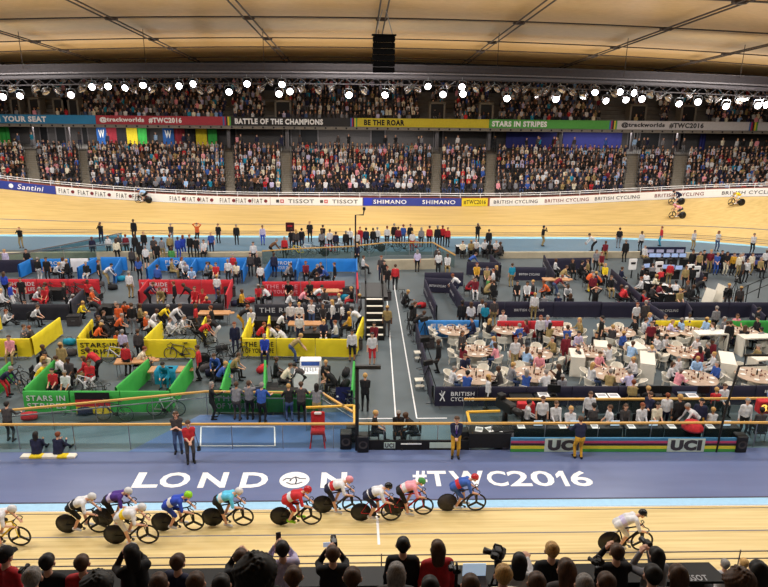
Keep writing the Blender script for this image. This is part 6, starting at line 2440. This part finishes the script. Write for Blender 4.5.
# two white haired people far down at the front of the stand
for px, py, lab in ((726, 567, 'white haired spectator in white top down by the track wall'), (745, 566, 'fair haired spectator down by the track wall, right of the white topped one')):
    p = G(px, py, 2.0 + 1.31)
    dressed('spectator', (p.x, p.y, 2.0), 'sit', 0, 'white' if px < 730 else 'cream', 'black', 'grey' if px < 730 else 'blond', 'short', label=lab, group='onlookers in the near stand', vox=.018)

# black glossy press counter in front of the onlookers, with a cut right end
M_GLOSS = mat('black counter', (10, 10, 12), .6, noise=.1)
ZT = 6.98
pts = [G(-40, 571.5, ZT), G(708, 561, ZT), G(729, 581, ZT)]
c = pts[0]
t = thing('press_counter', 'long glossy black press counter running below the near track, cut slanting at its right end', 'counter', (0, 9.2, 6.16))
yf = G(384, 566, ZT).y
xr = pts[1].x
poly = [(-30, yf), (xr, yf), (pts[2].x, yf - .42), (pts[2].x, yf - .44), (-30, yf - .44)]
q = MB().prism([(x, y - 9.2) for x, y in poly], ZT - 6.16 - .05, ZT - 6.16)
q.build('countertop', M_GLOSS, t)
q = MB().box(((xr - 30) / 2, yf - .05 - 9.2, (ZT - 6.16) / 2 - .03), (xr + 29.9, .04, ZT - 6.16 - .06))
q.build('front_panel', M_BLACK, t)
pp = G(694, 578, ZT)
lettering('TISSOT', .42, .13, mat('pale grey ink', (190, 190, 194), .5), t, (pp.x, pp.y - 9.2, ZT - 6.16 + .004), (0, 0, 0))


def prop_at(px, py, z):
    p = G(px, py, z)
    return p


# laptop, cameras and tripods at the counter
p = G(475, 582, ZT)
use(LAPTOP, 0, 0, 'open laptop with a pale screen on the black press counter', 0, loc=(p.x, yf - .40, ZT + .001), scale=(1, 1, 1))


def press_camera(px, py, label, big=False, mono=False, rz=0.0):
    p = G(px, py, 7.85)
    yy = yf + .25 if False else p.y
    t = thing('tripod_camera', label, 'camera', (p.x, yy, 6.16), rz)
    h = 1.55
    q = MB()
    if mono:
        q.tube((0, 0, 0), (0, 0, h), .025, 8)
        q.build('monopod', M_BLACK, t)
    else:
        for k, a in enumerate((1.57, 3.67, 5.76)):
            MB().tube((.28 * math.cos(a), .28 * math.sin(a), 0), (0, 0, h - .15), .018, 6).build('leg', M_BLACK, t)
        q.lathe([(.001, h - .2), (.05, h - .2), (.06, h - .05), (.001, h - .05)], 10)
        q.build('head', M_BLACK, t)
    s = .62 if big else .42
    MB().box((0, 0, h + .1 * s), (.28 * s, .30 * s, .2 * s), bev=.02).build('camera_body', M_BLACK, t)
    MB().lathe([(.001, .34 * s), (.08 * s, .34 * s), (.065 * s, .15 * s), (.06 * s, 0)], 12, (-.05, 0, h + .1 * s), axis='y').build('lens', M_CARBON, t)
    MB().box((-.2 * s, .02, h + .13 * s), (.16 * s, .12, .14 * s), bev=.02).build('viewfinder', M_BLACK, t)
    MB().path([(0, -.1 * s, h + .2 * s), (0, -.05 * s, h + .30 * s), (0, .1 * s, h + .30 * s), (0, .13 * s, h + .2 * s)], .015, 6).build('carry_handle', M_BLACK, t)
    return t


press_camera(26, 566, 'small black tripod camera at the left of the near stand')
press_camera(499, 548, 'large black broadcast camera on a tripod above the laptop', True, rz=R(62))
press_camera(457, 564, 'slim black monopod camera between the red top and the laptop', mono=True)
press_camera(600, 556, 'dark tripod camera beside the onlooker in black, below the lone cyclist', rz=R(40))


def held(o, kind, label):
    p = o.location + Vector((0, .36, 1.56)) if kind != 'phone' else o.location + Vector((-.1, .34, 1.60))
    t = thing('held_' + kind, label, 'camera' if kind != 'phone' else 'phone', p, o.rotation_euler.z)
    if kind == 'phone':
        MB().box((0, 0, .06), (.075, .012, .15), bev=.005).build('case', M_BLACK, t)
        MB().box((0, -.008, .06), (.065, .004, .13)).build('screen', cloth('charcoal'), t)
        return
    MB().box((0, 0, .05), (.10, .14, .11), bev=.02).build('camera_body', M_BLACK, t)
    MB().lathe([(.001, .15), (.045, .15), (.04, .06)], 10, (0, 0, .05), axis='y').build('lens', M_CARBON, t)
    if kind == 'camcorder':
        MB().box((-.105, -.05, .07), (.11, .01, .08)).build('flip_screen', mat('camera screen glow', (170, 180, 200), .3, emit=.6), t)


held(NEARO[333], 'camcorder', 'camcorder with a lit flip screen held up by the onlooker in black')
held(NEARO[657], 'camera', 'black hand camera held up by the long haired onlooker')
held(NEARO[283], 'phone', 'phone held by the onlooker in lavender')

# prototypes were only patterns: take them away
for st in STOCKS:
    for ch in list(st[0].children_recursive):
        bpy.data.objects.remove(ch)
    bpy.data.objects.remove(st[0])

bpy.context.view_layer.update()
finish_labels()
